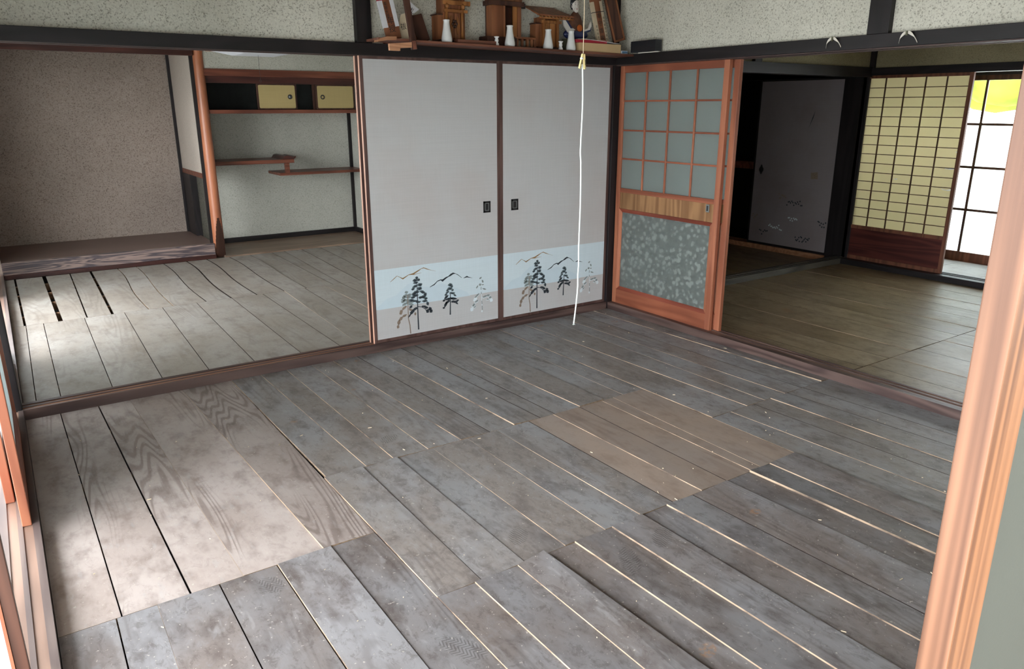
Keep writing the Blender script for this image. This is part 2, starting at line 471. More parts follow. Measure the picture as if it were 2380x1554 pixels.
class MB:
    """collects shapes in world coordinates; build() links them as one mesh object"""
    def __init__(self):
        self.v, self.f, self.m, self.s = [], [], [], []

    def add(self, vs, fs, m=0, smooth=False):
        b = len(self.v)
        self.v += [Vector(p) for p in vs]
        for f in fs:
            self.f.append([b + i for i in f])
            self.m.append(m)
            self.s.append(smooth)
        return self

    def box(self, x0, x1, y0, y1, z0, z1, m=0, mat=None):
        vs = [Vector((x, y, z)) for z in (z0, z1) for y in (y0, y1) for x in (x0, x1)]
        if mat is not None:
            vs = [mat @ p for p in vs]
        return self.add(vs, [(0, 2, 3, 1), (4, 5, 7, 6), (0, 1, 5, 4), (2, 6, 7, 3), (0, 4, 6, 2), (1, 3, 7, 5)], m)

    def hexa(self, b, t, m=0, side=None):
        """b, t: four corner points each (same winding)"""
        side = m if side is None else side
        k = len(self.v)
        self.v += [Vector(p) for p in list(b) + list(t)]
        for f, mm in (((3, 2, 1, 0), side), ((4, 5, 6, 7), m), ((0, 1, 5, 4), side), ((1, 2, 6, 5), side), ((2, 3, 7, 6), side), ((3, 0, 4, 7), side)):
            self.f.append([k + i for i in f])
            self.m.append(mm)
            self.s.append(False)
        return self

    def prism(self, pts, h, axis='y', at=0.0, m=0):
        """pts: 2D outline; extruded by h along axis from at. 2D axes: y->(x,z)  x->(y,z)  z->(x,y)"""
        n = len(pts)
        def P(a, b, c):
            return {'y': (a, c, b), 'x': (c, a, b), 'z': (a, b, c)}[axis]
        vs = [P(a, b, at) for a, b in pts] + [P(a, b, at + h) for a, b in pts]
        fs = [tuple(range(n - 1, -1, -1)), tuple(range(n, 2 * n))]
        fs += [(i, (i + 1) % n, n + (i + 1) % n, n + i) for i in range(n)]
        return self.add(vs, fs, m)

    def lathe(self, prof, cx, cy, cz, seg=24, m=0, mat=None):
        vs, fs = [], []
        for r, z in prof:
            for k in range(seg):
                a = 2 * math.pi * k / seg
                p = Vector((r * math.cos(a), r * math.sin(a), z))
                if mat is not None:
                    p = mat @ p
                vs.append(p + Vector((cx, cy, cz)))
        for i in range(len(prof) - 1):
            for k in range(seg):
                a, b = i * seg + k, i * seg + (k + 1) % seg
                fs.append((a, b, b + seg, a + seg))
        fs.append(tuple(range(seg - 1, -1, -1)))
        e = (len(prof) - 1) * seg
        fs.append(tuple(range(e, e + seg)))
        return self.add(vs, fs, m, True)

    def tube(self, pts, r, seg=8, m=0):
        pts = [Vector(p) for p in pts]
        rs = r if isinstance(r, (list, tuple)) else [r] * len(pts)
        vs, fs = [], []
        up = Vector((0.3, 0.9, 0.2)).normalized()
        for i, p in enumerate(pts):
            d = (pts[min(i + 1, len(pts) - 1)] - pts[max(i - 1, 0)]).normalized()
            a = d.cross(up)
            if a.length < 1e-3:
                a = d.cross(Vector((1, 0, 0)))
            a.normalize()
            b = d.cross(a).normalized()
            for k in range(seg):
                t = 2 * math.pi * k / seg
                vs.append(p + (a * math.cos(t) + b * math.sin(t)) * rs[i])
        for i in range(len(pts) - 1):
            for k in range(seg):
                a, b = i * seg + k, i * seg + (k + 1) % seg
                fs.append((a, b, b + seg, a + seg))
        fs.append(tuple(range(seg - 1, -1, -1)))
        e = (len(pts) - 1) * seg
        fs.append(tuple(range(e, e + seg)))
        return self.add(vs, fs, m, True)

    def ball(self, c, r, seg=16, rings=10, m=0, mat=None):
        vs, fs = [], []
        for i in range(rings + 1):
            th = math.pi * i / rings
            for k in range(seg):
                a = 2 * math.pi * k / seg
                p = Vector((r[0] * math.sin(th) * math.cos(a), r[1] * math.sin(th) * math.sin(a), r[2] * math.cos(th)))
                if mat is not None:
                    p = mat @ p
                vs.append(p + Vector(c))
        for i in range(rings):
            for k in range(seg):
                a, b = i * seg + k, i * seg + (k + 1) % seg
                fs.append((a, a + seg, b + seg, b))
        return self.add(vs, fs, m, True)

    def build(self, name, mats, parent=None, bevel=0.0, origin=None):
        off = wloc(parent) if parent is not None else Vector((0, 0, 0))
        if origin is not None:
            off = Vector(origin)
        me = bpy.data.meshes.new(name)
        me.from_pydata([tuple(p - off) for p in self.v], [], self.f)
        if not isinstance(mats, (list, tuple)):
            mats = [mats]
        for mm in mats:
            me.materials.append(mm)
        me.polygons.foreach_set('material_index', self.m)
        me.polygons.foreach_set('use_smooth', self.s)
        me.update()
        o = bpy.data.objects.new(name, me)
        C.objects.link(o)
        if parent is not None:
            o.parent = parent
            if origin is not None:
                o.location = off - wloc(parent)
        elif origin is not None:
            o.location = off
        if bevel > 0:
            b = o.modifiers.new('bevel', 'BEVEL')
            b.width = bevel
            b.segments = 2
            b.limit_method = 'ANGLE'
        return o


def tag(o, label, cat, group=None, kind=None):
    o['label'] = label
    o['category'] = cat
    if group:
        o['group'] = group
    if kind:
        o['kind'] = kind
    return o


def thing(name, label, cat, loc, group=None, kind=None):
    o = bpy.data.objects.new(name, None)
    o.empty_display_size = 0.05
    o.location = loc
    C.objects.link(o)
    return tag(o, label, cat, group, kind)


def struct(name, mb, mats, label, cat, bevel=0.0):
    return tag(mb.build(name, mats, None, bevel), label, cat, None, 'structure')


def dup(root, loc, label, group=None, rotz=0.0):
    r = root.copy()
    C.objects.link(r)
    r.location = loc
    r.rotation_euler = (0, 0, rotz)
    r['label'] = label
    if group:
        r['group'] = group
    for ch in list(root.children):
        c = ch.copy()
        C.objects.link(c)
        c.parent = r
        for g in list(ch.children):
            d = g.copy()
            C.objects.link(d)
            d.parent = c
    return r


# ------------------------------------------------------------------ floors
TH = 0.014


def plank(parent, xl, xr, y, zl, zr, mats, wob=None, nseg=1, pale=(False, False)):
    """xl, xr: (back, front) x of the edges; y: (back, front); zl, zr: (back, front) height of the edges"""
    cx = (xl[0] + xr[0] + xl[1] + xr[1]) / 4
    cy = (y[0] + y[1]) / 2
    mb = MB()
    n = nseg
    rows = []
    for i in range(n + 1):
        t = i / n
        def L(a):
            return a[0] + (a[1] - a[0]) * t
        a, b, za, zb = L(xl), L(xr), L(zl), L(zr)
        if wob:
            da, db, dz = wob(t)
            a += da
            b += db
            za += dz
            zb += dz
        yy = L(y)
        rows.append(((a, yy, za), (b, yy, zb)))
    vs, fs, ms = [], [], []
    for (p, q) in rows:
        vs += [p, q, (p[0], p[1], p[2] - TH), (q[0], q[1], q[2] - TH)]
    b0 = 0
    for i in range(n):
        a = b0 + 4 * i
        c = a + 4
        fs += [(a, a + 1, c + 1, c), (a + 3, a + 2, c + 2, c + 3), (a + 2, a, c, c + 2), (a + 1, a + 3, c + 3, c + 1)]
        ms += [0, 0, 1 if pale[0] else 2, 1 if pale[1] else 2]
    fs += [(0, 2, 3, 1)]
    ms += [2]
    e = 4 * n
    fs += [(e + 1, e + 3, e + 2, e)]
    ms += [3]
    # boards run from back (larger y) to front: flip so that normals face out
    fs = [tuple(reversed(f)) for f in fs]
    b = len(mb.v)
    mb.v += [Vector(p) for p in vs]
    mb.f += [list(f) for f in fs]
    mb.m += ms
    mb.s += [False] * len(fs)
    return mb.build('plank', mats, parent, 0, (cx, cy, 0))


def zone(parent, yb, yf, seams, mat, base=0.0, pick=None):
    for i in range(len(seams) - 1):
        a, b = seams[i], seams[i + 1]
        gl = {'d': 0.0022, 'D': 0.002, 'l': 0.0004, 'e': 0.0}[a[2]] + (a[5] if len(a) > 5 else 0)
        gr = {'d': 0.0022, 'D': 0.001, 'l': 0.0004, 'e': 0.0}[b[2]]
        zl = (a[3] * 0.00066, a[4] * 0.00066) if a[2] == 'l' else (0, 0)
        zr = (b[3] / 1000, b[4] / 1000) if b[2] == 'D' else (0, 0)
        mm = pick(i) if pick else mat
        if mm in ('plank_grey', 'plank_dirty_dimmed'):
            lo, hi = min(a[0], a[1]) - 0.04, max(b[0], b[1]) + 0.04
            if any(lo < q[0] < hi and yf - 0.1 < q[1] < yb + 0.1 for q in PRINTS + SPOTS):
                mm += '_marked'
        plank(parent, (a[0] + gl, a[1] + gl), (b[0] - gr, b[1] - gr), (yb - 0.001, yf + 0.001), (base + zl[0], base + zl[1]), (base + zr[0], base + zr[1]), [M[mm], M['plank_edge'], M['plank_dark'], M['plank_end']], None, 1, (a[2] == 'l', False))


fl = thing('floor', 'bare dusty board floor of the near empty room', 'floor', (-1.93, -1.93, 0), None, 'structure')
zone(fl, 0.0, -1.950, [(-3.868, -3.868, 'e'), (-3.716, -3.697, 'd', 0, 0), (-3.543, -3.497, 'd', 0, 0, 0.002), (-3.391, -3.328, 'l', 2, 2), (-3.127, -3.049, 'l', 1, 9), (-2.862, -2.853, 'e')], 'plank_brown')
zone(fl, 0.0, -1.440, [(-2.861, -2.842, 'l', 3, 4), (-2.694, -2.661, 'l', 3, 5), (-2.540, -2.529, 'l', 3, 5), (-2.385, -2.355, 'l', 2, 4), (-2.250, -2.180, 'l', 4, 5), (-2.090, -2.017, 'd'), (-1.938, -1.874, 'l', 1, 9), (-1.785, -1.713, 'd'), (-1.684, -1.620, 'd'), (-1.519, -1.455, 'l', 0, 6), (-1.310, -1.290, 'D', 3, 6), (-1.155, -1.150, 'l', 0, 1), (-1.022, -1.002, 'e')], 'plank_grey')
zone(fl, 0.0, -1.930, [(-1.021, -0.990, 'l', 1, 3), (-0.801, -0.722, 'l', 2, 4), (-0.577, -0.577, 'l', 0, 2), (-0.469, -0.403, 'l', 1, 3), (-0.302, -0.251, 'd'), (-0.140, -0.073, 'l', 2, 9), (0.0, 0.0, 'e')], 'plank_grey')
zone(fl, -1.440, -2.420, [(-2.853, -2.847, 'l', 9, 5), (-2.679, -2.681, 'D', 7, 1), (-2.513, -2.503, 'D', 7, 2), (-2.333, -2.326, 'l', 0, 5), (-2.146, -2.137, 'l', 0, 4), (-1.979, -1.955, 'l', 0, 6), (-1.787, -1.778, 'd'), (-1.634, -1.615, 'l', 3, 6), (-1.459, -1.461, 'd'), (-1.306, -1.302, 'l', 2, 4), (-1.225, -1.238, 'l', 2, 1), (-1.000, -0.998, 'd')], 'plank_grey', 0.0, lambda i: 'plank_grey' if i < 6 else 'plank_tan')
zone(fl, -1.950, -3.868, [(-3.868, -3.868, 'e'), (-3.713, -3.736, 'd'), (-3.596, -3.619, 'l', 3, 3), (-3.407, -3.403, 'd'), (-3.218, -3.203, 'l', 6, 5, 0.004), (-3.022, -3.022, 'D', 6, 1), (-2.854, -2.830, 'e')], 'plank_dirty_dimmed')
zone(fl, -2.420, -3.868, [(-2.847, -2.829, 'l', 7, 7), (-2.707, -2.681, 'l', 8, 8), (-2.535, -2.511, 'l', 6, 7), (-2.423, -2.346, 'D', 20, 8), (-2.284, -2.232, 'l', 10, 5), (-2.106, -2.069, 'l', 10, 7), (-1.954, -1.927, 'D', 9, 6), (-1.819, -1.750, 'l', 10, 5), (-1.670, -1.620, 'd'), (-1.463, -1.399, 'D', 4, 3), (-1.317, -1.260, 'l', 14, 9), (-1.181, -1.140, 'l', 7, 5), (-1.004, -0.982, 'D', 8, 6)], 'plank_dirty_dimmed')
zone(fl, -1.930, -3.868, [(-0.998, -0.980, 'l', 0, 0), (-0.856, -0.777, 'l', 2, 4), (-0.671, -0.606, 'd'), (-0.533, -0.473, 'l', 6, 4), (-0.385, -0.270, 'd'), (-0.244, -0.133, 'd'), (0.0, 0.0, 'e')], 'plank_grey')
for y in (-0.35, -0.9, -1.44, -1.95, -2.42, -2.95, -3.45):
    MB().box(-3.86, -0.01, y - 0.02, y + 0.02, -0.06, -0.0145).build('joist', M['joist'], fl)

# back room floor: warped, gappy boards
fb = thing('floor', 'pale warped board floor with open gaps in the back room', 'floor', (-1.93, 2.0, 0), None, 'structure')
bx = [(-3.868, -3.868), (-3.794, -3.791), (-3.569, -3.571), (-3.353, -3.394), (-3.182, -3.225), (-2.953, -2.972), (-2.784, -2.793), (-2.536, -2.544), (-2.320, -2.346), (-2.125, -2.138), (-1.897, -1.905), (-1.683, -1.707), (-1.446, -1.463), (-1.308, -1.384), (-1.114, -1.200), (-0.901, -1.000), (-0.700, -0.760), (-0.420, -0.480), (-0.112, -0.112)]
gap = [0, 0.011, 0.022, 0.007, 0.014, 0.006, 0.005, 0.006, 0.009, 0.008, 0.006, 0.004, 0.003, 0.003, 0.004, 0.003, 0.003, 0.002, 0]
amp = [0, 0, 0.0, 0, 0.0, 0.016, 0.012, 0.016, 0.018, 0.018, 0.015, 0.012, 0.004, 0.004, 0.005, 0.004, 0, 0, 0]
for i in range(len(bx) - 1):
    a, b = bx[i], bx[i + 1]
    al, ar = amp[i], amp[i + 1]
    lift = 0.012 if 4 <= i <= 10 else 0.003
    ph = random.uniform(-0.4, 0.4)
    def wob(t, al=al, ar=ar, lift=lift, ph=ph):
        s = math.sin(2 * math.pi * (t * 0.95 + 0.08))
        return al * s, ar * s, lift * math.sin(math.pi * t + ph * t * (1 - t)) * 0.8
    plank(fb, (a[0] + gap[i], a[1] + gap[i]), (b[0] - gap[i + 1] * 0.4, b[1] - gap[i + 1] * 0.4), (3.83, 2.001), (0, 0), (0, 0), [M['plank_pale'], M['plank_edge'], M['plank_dark'], M['plank_end']], wob, 10, (i == 5 or i == 6, False))
zone(fb, 1.999, 0.118, [(-3.868, -3.868, 'e'), (-3.782, -3.811, 'd'), (-3.674, -3.696, 'd'), (-3.411, -3.444, 'd'), (-3.140, -3.185, 'd'), (-2.870, -2.926, 'd'), (-2.614, -2.654, 'd'), (-2.338, -2.358, 'd'), (-2.085, -2.094, 'd'), (-1.900, -1.979, 'l', 3, 0), (-1.720, -1.760, 'd'), (-1.538, -1.541, 'l', 2, 2), (-1.384, -1.370, 'd'), (-1.16, -1.16, 'd'), (-0.92, -0.92, 'd'), (-0.68, -0.68, 'd'), (-0.40, -0.40, 'd'), (-0.112, -0.112, 'e')], 'plank_pale')
for y in (0.5, 1.1, 1.6, 2.0, 2.35, 2.75, 3.15, 3.55):
    MB().box(-3.86, -0.12, y - 0.022, y + 0.022, -0.075, -0.0155).build('joist', M['joist'], fb)

# east room floor
fr = thing('floor', 'olive brown board floor of the dim room behind the glass doors', 'floor', (1.6, -1.9, 0), None, 'structure')
rx = [0.132, 0.36, 0.62, 0.93, 1.25, 1.52, 1.80, 2.06, 2.28, 2.49, 2.80, 3.10]
sm = [(x, x + random.uniform(-0.02, 0.03), 'd' if i % 3 else 'l', 2, 4) for i, x in enumerate(rx)]
sm[0] = (0.132, 0.132, 'e')
sm[-1] = (3.10, 3.10, 'e')
zone(fr, 0.0, -1.918, sm, 'plank_olive')
sm = [(x + 0.06, x + 0.05, 'd' if i % 2 else 'l', 3, 2) for i, x in enumerate(rx)]
sm[0] = (0.132, 0.132, 'e')
sm[-1] = (3.10, 3.10, 'e')
zone(fr, -1.922, -3.868, sm, 'plank_olive')
fd = thing('floor', 'dark board floor of the unlit room beyond', 'floor', (1.7, 1.2, 0), None, 'structure')
zone(fd, 2.9, 0.122, [(x, x, 'e' if i in (0, 10) else 'd') for i, x in enumerate([0.13, 0.42, 0.75, 1.05, 1.38, 1.68, 2.0, 2.3, 2.62, 2.92, 3.25])], 'plank_olive', -0.03)
eb = MB()
eb.box(-3.96, 3.2, -4.02, 4.95, -0.42, -0.40)
struct('floor', eb, M['earth'], 'dark earth showing under the floor boards', 'ground')

# verandas
ve = thing('floor', 'pale sunlit veranda boards outside the left doors', 'floor', (-4.45, -0.5, 0), None, 'structure')
for i in range(6):
    x0 = -4.93 + i * 0.15
    b = MB()
    b.box(x0, x0 + 0.146, -5.3, 4.95, 0.012, 0.03)
    b.build('plank', M['engawa'], ve, 0.001, (x0 + 0.07, -0.2, 0.02))
vs_ = thing('floor', 'pale veranda boards where the photographer stands', 'floor', (-1.5, -4.7, 0), None, 'structure')
for i in range(6):
    y0 = -5.2 + i * 0.195
    b = MB()
    b.box(-4.02, 0.1, y0, y0 + 0.192, 0.012, 0.03)
    b.build('plank', M['engawa'], vs_, 0.001, (-1.9, y0 + 0.1, 0.02))
vr = thing('floor', 'white sunlit veranda boards beyond the shoji screen', 'floor', (3.7, -1.2, 0), None, 'structure')
for i in range(9):
    y0 = -4.0 + i * 0.48
    b = MB()
    b.box(3.30, 4.20, y0, y0 + 0.477, -0.018, 0.0)
    b.build('plank', M['engawa'], vr, 0.001, (3.75, y0 + 0.24, -0.01))

# ------------------------------------------------------------------ thresholds, lintels, posts, walls
s = MB()
s.box(-3.87, -0.012, 0.0, 0.115, -0.05, 0.048)
for y0, y1 in ((0.0, 0.018), (0.044, 0.060), (0.086, 0.115)):
    s.box(-3.87, -0.012, y0, y1, 0.048, 0.054)
s.box(-3.87, -0.012, 0.018, 0.044, 0.048, 0.0495, 1)
s.box(-3.87, -0.012, 0.060, 0.086, 0.048, 0.0495, 1)
struct('trim_1', s, [M['sill_x'], M['groove']], 'grooved brown threshold under the printed sliding doors', 'threshold')
s = MB()
s.box(0.0, 0.13, -3.87, 0.0, -0.05, 0.047)
for x0, x1 in ((0.0, 0.040), (0.078, 0.086), (0.118, 0.13)):
    s.box(x0, x1, -3.87, 0.0, 0.047, 0.053)
s.box(0.040, 0.078, -3.87, 0.0, 0.047, 0.0485, 1)
s.box(0.086, 0.118, -3.87, 0.0, 0.047, 0.0485, 1)
struct('trim_2', s, [M['sill_y'], M['groove_y']], 'grooved threshold below the orange glass doors', 'threshold')
s = MB()
s.box(-4.02, -3.87, -3.87, 3.87, -0.05, 0.048)
for x0, x1 in ((-3.892, -3.87), (-3.937, -3.922), (-4.02, -3.967)):
    s.box(x0, x1, -3.87, 3.87, 0.048, 0.054)
s.box(-3.922, -3.892, -3.87, 3.87, 0.048, 0.0495, 1)
s.box(-3.967, -3.937, -3.87, 3.87, 0.048, 0.0495, 1)
struct('trim_3', s, [M['sill_light'], M['groove_y']], 'sun-worn grooved threshold along the left veranda', 'threshold')
s = MB()
s.box(-4.02, 0.13, -4.03, -3.87, -0.05, 0.048)
for y0, y1 in ((-4.03, -4.003), (-3.970, -3.962), (-3.930, -3.87)):
    s.box(-4.02, 0.13, y0, y1, 0.048, 0.054)
struct('trim_4', s, M['sill_x'], 'grooved threshold of the near doorway under the camera', 'threshold')
s = MB()
s.box(0.13, 3.2, 0.0, 0.12, -0.05, 0.046)
for y0, y1 in ((0.0, 0.02), (0.045, 0.06), (0.085, 0.12)):
    s.box(0.13, 3.2, y0, y1, 0.046, 0.054)
struct('trim_5', s, M['grey_sill'], 'grey weathered threshold before the unlit room', 'threshold')
s = MB()
s.box(3.10, 3.30, -4.0, 0.0, -0.05, 0.045)
for x0, x1 in ((3.10, 3.18), (3.215, 3.235), (3.27, 3.30)):
    s.box(x0, x1, -4.0, 0.0, 0.045, 0.052)
struct('trim_6', s, M['black_wood_y'], 'dark threshold under the yellow shoji screen', 'threshold')

# lintels (kamoi) and picture rails (nageshi)
s = MB()
for y0, y1 in ((0.0, 0.016), (0.046, 0.058), (0.088, 0.115)):
    s.box(-3.87, -0.012, y0, y1, 1.789, 1.800)
s.box(-3.87, -0.012, 0.0, 0.115, 1.800, 1.852)
struct('trim_7', s, M['kamoi'], 'grooved brown lintel above the printed sliding doors', 'lintel')
s = MB()
s.box(-3.87, -0.012, -0.022, 0.0, 1.790, 1.856)
struct('trim_8', s, M['black_wood_x'], 'black picture rail running above the printed sliding doors', 'rail', 0.002)
s = MB()
for x0, x1 in ((0.0, 0.04), (0.078, 0.084), (0.118, 0.13)):
    s.box(x0, x1, -3.87, 0.0, 1.785, 1.796)
s.box(0.0, 0.13, -3.87, 0.0, 1.796, 1.852)
struct('trim_9', s, M['kamoi_y'], 'grooved brown lintel above the orange glass doors', 'lintel')
s = MB()
s.box(-0.022, 0.0, -3.87, 0.0, 1.791, 1.856)
struct('trim_10', s, M['black_wood_y'], 'black picture rail above the orange glass doors', 'rail', 0.002)
s = MB()
s.box(-4.02, -3.87, -3.87, 3.87, 1.79, 1.856)
struct('trim_11', s, M['black_wood_y'], 'black lintel along the left veranda doors', 'lintel')
s = MB()
s.box(-4.02, 0.13, -4.03, -3.87, 1.79, 1.856)
struct('trim_12', s, M['black_wood_x'], 'black lintel of the near doorway', 'lintel')
s = MB()
s.box(0.13, 3.2, -0.02, 0.12, 1.775, 1.862)
struct('trim_13', s, M['black_wood_x'], 'black lintel in front of the unlit room', 'lintel')
s = MB()
s.box(3.18, 3.30, -4.0, 0.0, 1.79, 1.856)
struct('trim_14', s, M['black_wood_y'], 'black lintel above the yellow shoji screen', 'lintel')

# posts
def post(n, x0, x1, y0, y1, z0, z1, label, mat='black_wood_z'):
    b = MB()
    b.box(x0, x1, y0, y1, z0, z1)
    struct('trim_%d' % n, b, M[mat], label, 'post', 0.003)


post(15, -0.012, 0.10, 0.004, 0.115, 0.0, 2.5, 'black corner post between the printed doors and the glass doors')
post(16, -3.99, -3.872, 0.002, 0.113, 0.0, 2.5, 'dark left post where the two rooms meet the veranda')
post(17, -1.975, -1.880, -0.014, 0.10, 1.856, 2.5, 'short black post above the printed doors beside the altar shelf')
post(18, -0.014, 0.10, -2.010, -1.895, 1.856, 2.5, 'short black post on the right wall between two white hooks')
post(19, 3.20, 3.34, -0.005, 0.25, 0.0, 2.5, 'wide black post between the shoji screen and the closet')
post(20, 1.50, 1.59, -0.012, 0.10, 1.862, 2.5, 'short black post above the lintel of the unlit room')
post(21, -4.0, -3.87, -4.03, -3.90, 0.0, 2.5, 'dark post at the near left corner')
post(22, 0.0, 0.13, -4.03, -3.90, 0.0, 2.5, 'dark post at the near right corner')

w = MB(); w.box(-3.97, 0.0, 0.02, 0.095, 1.852, 2.5)
struct('wall_back', w, M['plaster'], 'speckled green-grey plaster above the printed doors', 'wall')
w = MB(); w.box(0.02, 0.10, -3.95, 0.0, 1.852, 2.5)
struct('wall_right', w, M['plaster'], 'speckled green-grey plaster above the glass doors', 'wall')
w = MB(); w.box(-3.98, -3.90, -3.95, 4.9, 1.852, 2.5)
struct('wall_left', w, M['plaster'], 'plaster above the left veranda doors', 'wall')
w = MB(); w.box(-3.97, 0.1, -3.98, -3.90, 1.852, 2.5)
struct('wall_front', w, M['plaster'], 'plaster above the near doorway', 'wall')
w = MB(); w.box(-4.0, 3.3, -4.05, 4.95, 2.5, 2.54)
struct('ceiling', w, M['ceiling'], 'brown board ceiling over all rooms', 'ceiling')
w = MB(); w.box(-5.25, -4.0, -5.5, 5.0, 2.15, 2.2); w.box(-4.0, 0.4, -5.5, -4.05, 2.15, 2.2)
struct('ceiling', w, M['ceiling'], 'low board ceiling over the left and near verandas', 'ceiling')
w = MB(); w.box(-4.0, 0.4, -5.30, -5.22, -0.1, 1.0); w.box(-4.0, 0.4, -5.30, -5.22, 1.75, 2.2)  # unseen wall, its window gap sized to hold back daylight
for x_ in (-4.0, -1.85, 0.3):
    w.box(x_, x_ + 0.1, -5.30, -5.22, 1.0, 1.75)
struct('wall_front', w, M['plaster'], 'unseen plaster wall behind the camera, added to limit daylight', 'wall')
w = MB(); w.box(0.30, 0.40, -5.22, -4.05, -0.1, 2.2)
struct('wall_right', w, M['plaster'], 'plaster wall closing the near veranda on the right', 'wall')
w = MB()  # unseen wall added against daylight leaking up between the boards
for a in ((-4.02, -3.96, -4.0, 4.95), (3.2, 3.26, -4.0, 0.0)):
    w.box(*a, -0.6, -0.052)
for a in ((-4.02, 3.3, -4.06, -4.03), (-4.02, 4.2, 4.95, 5.0)):
    w.box(*a, -0.6, -0.052)
w.box(-4.02, -3.87, 3.87, 4.98, -0.6, -0.001)
struct('wall_light_block', w, M['earth'], 'unseen low wall under the thresholds, added to block daylight', 'wall')
w = MB(); w.box(3.3, 4.9, -4.1, 0.45, 2.05, 2.1)
struct('ceiling', w, M['ceiling'], 'low board ceiling over the far right veranda', 'ceiling')

# back room: alcoves
w = MB(); w.box(-0.112, -0.02, 0.118, 4.9, 0.0, 2.5)
struct('wall_right', w, M['plaster_alcove'], 'pale green plaster side wall of the back room', 'wall')
w = MB(); w.box(-3.97, -2.0, 4.90, 4.98, 0.0, 2.5)
struct('wall_back', w, M['plaster_toko'], 'pinkish brown plaster at the back of the display alcove', 'wall')
w = MB(); w.box(-1.98, -0.10, 4.65, 4.73, 0.0, 2.5)
struct('wall_back', w, M['plaster_alcove'], 'pale green plaster behind the staggered shelves', 'wall')
w = MB(); w.box(-3.97, -3.872, 3.87, 4.9, 0.0, 2.5)
struct('wall_left', w, M['plaster_toko'], 'pinkish plaster on the left side of the display alcove', 'wall')
w = MB()
w.box(-2.035, -1.985, 3.94, 4.90, 0.86, 2.5)
struct('wall_side', w, M['plaster_side'], 'narrow pale plaster partition beside the round alcove post', 'wall')
w = MB(); w.box(-2.04, -1.98, 3.93, 4.90, 0.812, 0.862)
struct('trim_23', w, M['red_wood'], 'red-brown rail under the narrow plaster partition', 'rail')
w = MB(); w.box(-2.045, -1.978, 4.50, 4.90, 0.0, 0.812)
struct('trim_24', w, M['black_wood_z'], 'dark panel in the low opening beside the alcove post', 'panel')
w = MB(); w.box(-2.064, -2.036, 4.870, 4.899, 0.15, 2.5)
struct('trim_25', w, M['black_wood_z'], 'thin black strip in the back corner of the display alcove', 'trim')
w = MB(); w.box(-2.036, -2.0, 3.905, 3.94, 0.15, 2.5)
struct('trim_26', w, M['black_wood_z'], 'grey-black strip behind the round alcove post', 'trim')
w = MB(); w.box(-3.87, -2.01, 3.86, 3.90, 1.985, 2.043)
struct('trim_27', w, M['dark_red_wood'], 'dark red beam across the top of the display alcove', 'beam', 0.002)
w = MB(); w.box(-3.87, -2.01, 3.865, 3.90, 2.043, 2.5)
struct('wall_back', w, M['plaster_alcove'], 'strip of plaster above the dark red alcove beam', 'wall')
w = MB(); w.box(-3.87, -2.0, 3.93, 4.90, 0.0, 0.15)
struct('floor', w, M['toko_floor'], 'raised smooth brown floor of the display alcove', 'floor')
w = MB(); w.box(-3.87, -2.01, 3.865, 3.93, 0.036, 0.151)
struct('trim_28', w, M['toko_front'], 'figured rosewood front sill of the display alcove', 'sill', 0.003)
w = MB(); w.box(-3.87, -2.01, 3.850, 3.93, 0.0, 0.036)
struct('trim_29', w, M['dark_red_wood'], 'dark red base strip below the rosewood sill', 'sill')
w = MB(); w.box(-1.92, -0.112, 3.83, 4.65, -0.01, 0.014)
struct('floor', w, M['board_alcove'], 'wide brown floor board of the shelf alcove', 'floor', 0.002)
w = MB(); w.box(-1.98, -0.112, 4.622, 4.65, 0.014, 0.068)
struct('baseboard_back', w, M['black_wood_x'], 'black skirting under the staggered shelves', 'skirting')
w = MB(); w.box(-0.138, -0.112, 3.87, 4.622, 0.014, 0.068)
struct('baseboard_right', w, M['black_wood_y'], 'black skirting on the side wall of the shelf alcove', 'skirting')
w = MB(); w.box(-0.145, -0.112, 4.617, 4.65, 0.068, 1.44)
struct('trim_30', w, M['black_wood_z'], 'thin black strip in the corner of the shelf alcove', 'trim')

# round alcove post with its flat cut foot
pc = thing('trim_31', 'polished red cedar log post with a dark cut foot beside the alcove', 'post', (-1.957, 3.905, 0), None, 'structure')
seg, nz = 56, 70
cut = Vector((0.12, -1.0, 0)).normalized()
vs_l, fs_l, ms_l = [], [], []
for i in range(nz + 1):
    z = 2.5 * (i / nz) ** 2.3
    r = 0.056 - 0.008 * min(1, z / 2.0)
    lim = 0.014 + 0.042 * min(1.0, z / 0.43) ** 0.8
    for k in range(seg):
        a = 2 * math.pi * k / seg
        p = Vector((r * math.cos(a), r * math.sin(a), 0))
        d = p.dot(cut)
        if d > lim:
            p -= cut * (d - lim)
        vs_l.append((p.x - 1.957, p.y + 3.905, z))
for i in range(nz):
    for k in range(seg):
        a, b = i * seg + k, i * seg + (k + 1) % seg
        z = 2.5 * ((i + 0.5) / nz) ** 2.3
        am = 2 * math.pi * (k + 0.5) / seg
        r = 0.056 - 0.008 * min(1, z / 2.0)
        lim = 0.014 + 0.042 * min(1.0, z / 0.43) ** 0.8
        d = Vector((r * math.cos(am), r * math.sin(am), 0)).dot(cut)
        fs_l.append((a, b, b + seg, a + seg))
        ms_l.append(1 if d > lim else 0)
b = MB()
for f, m_ in zip(fs_l, ms_l):
    pass
b.v = [Vector(p) for p in vs_l]
b.f = [list(f) for f in fs_l]
b.m = ms_l
b.s = [m_ == 0 for m_ in ms_l]
b.build('log', [M['log'], M['log_cut']], pc)

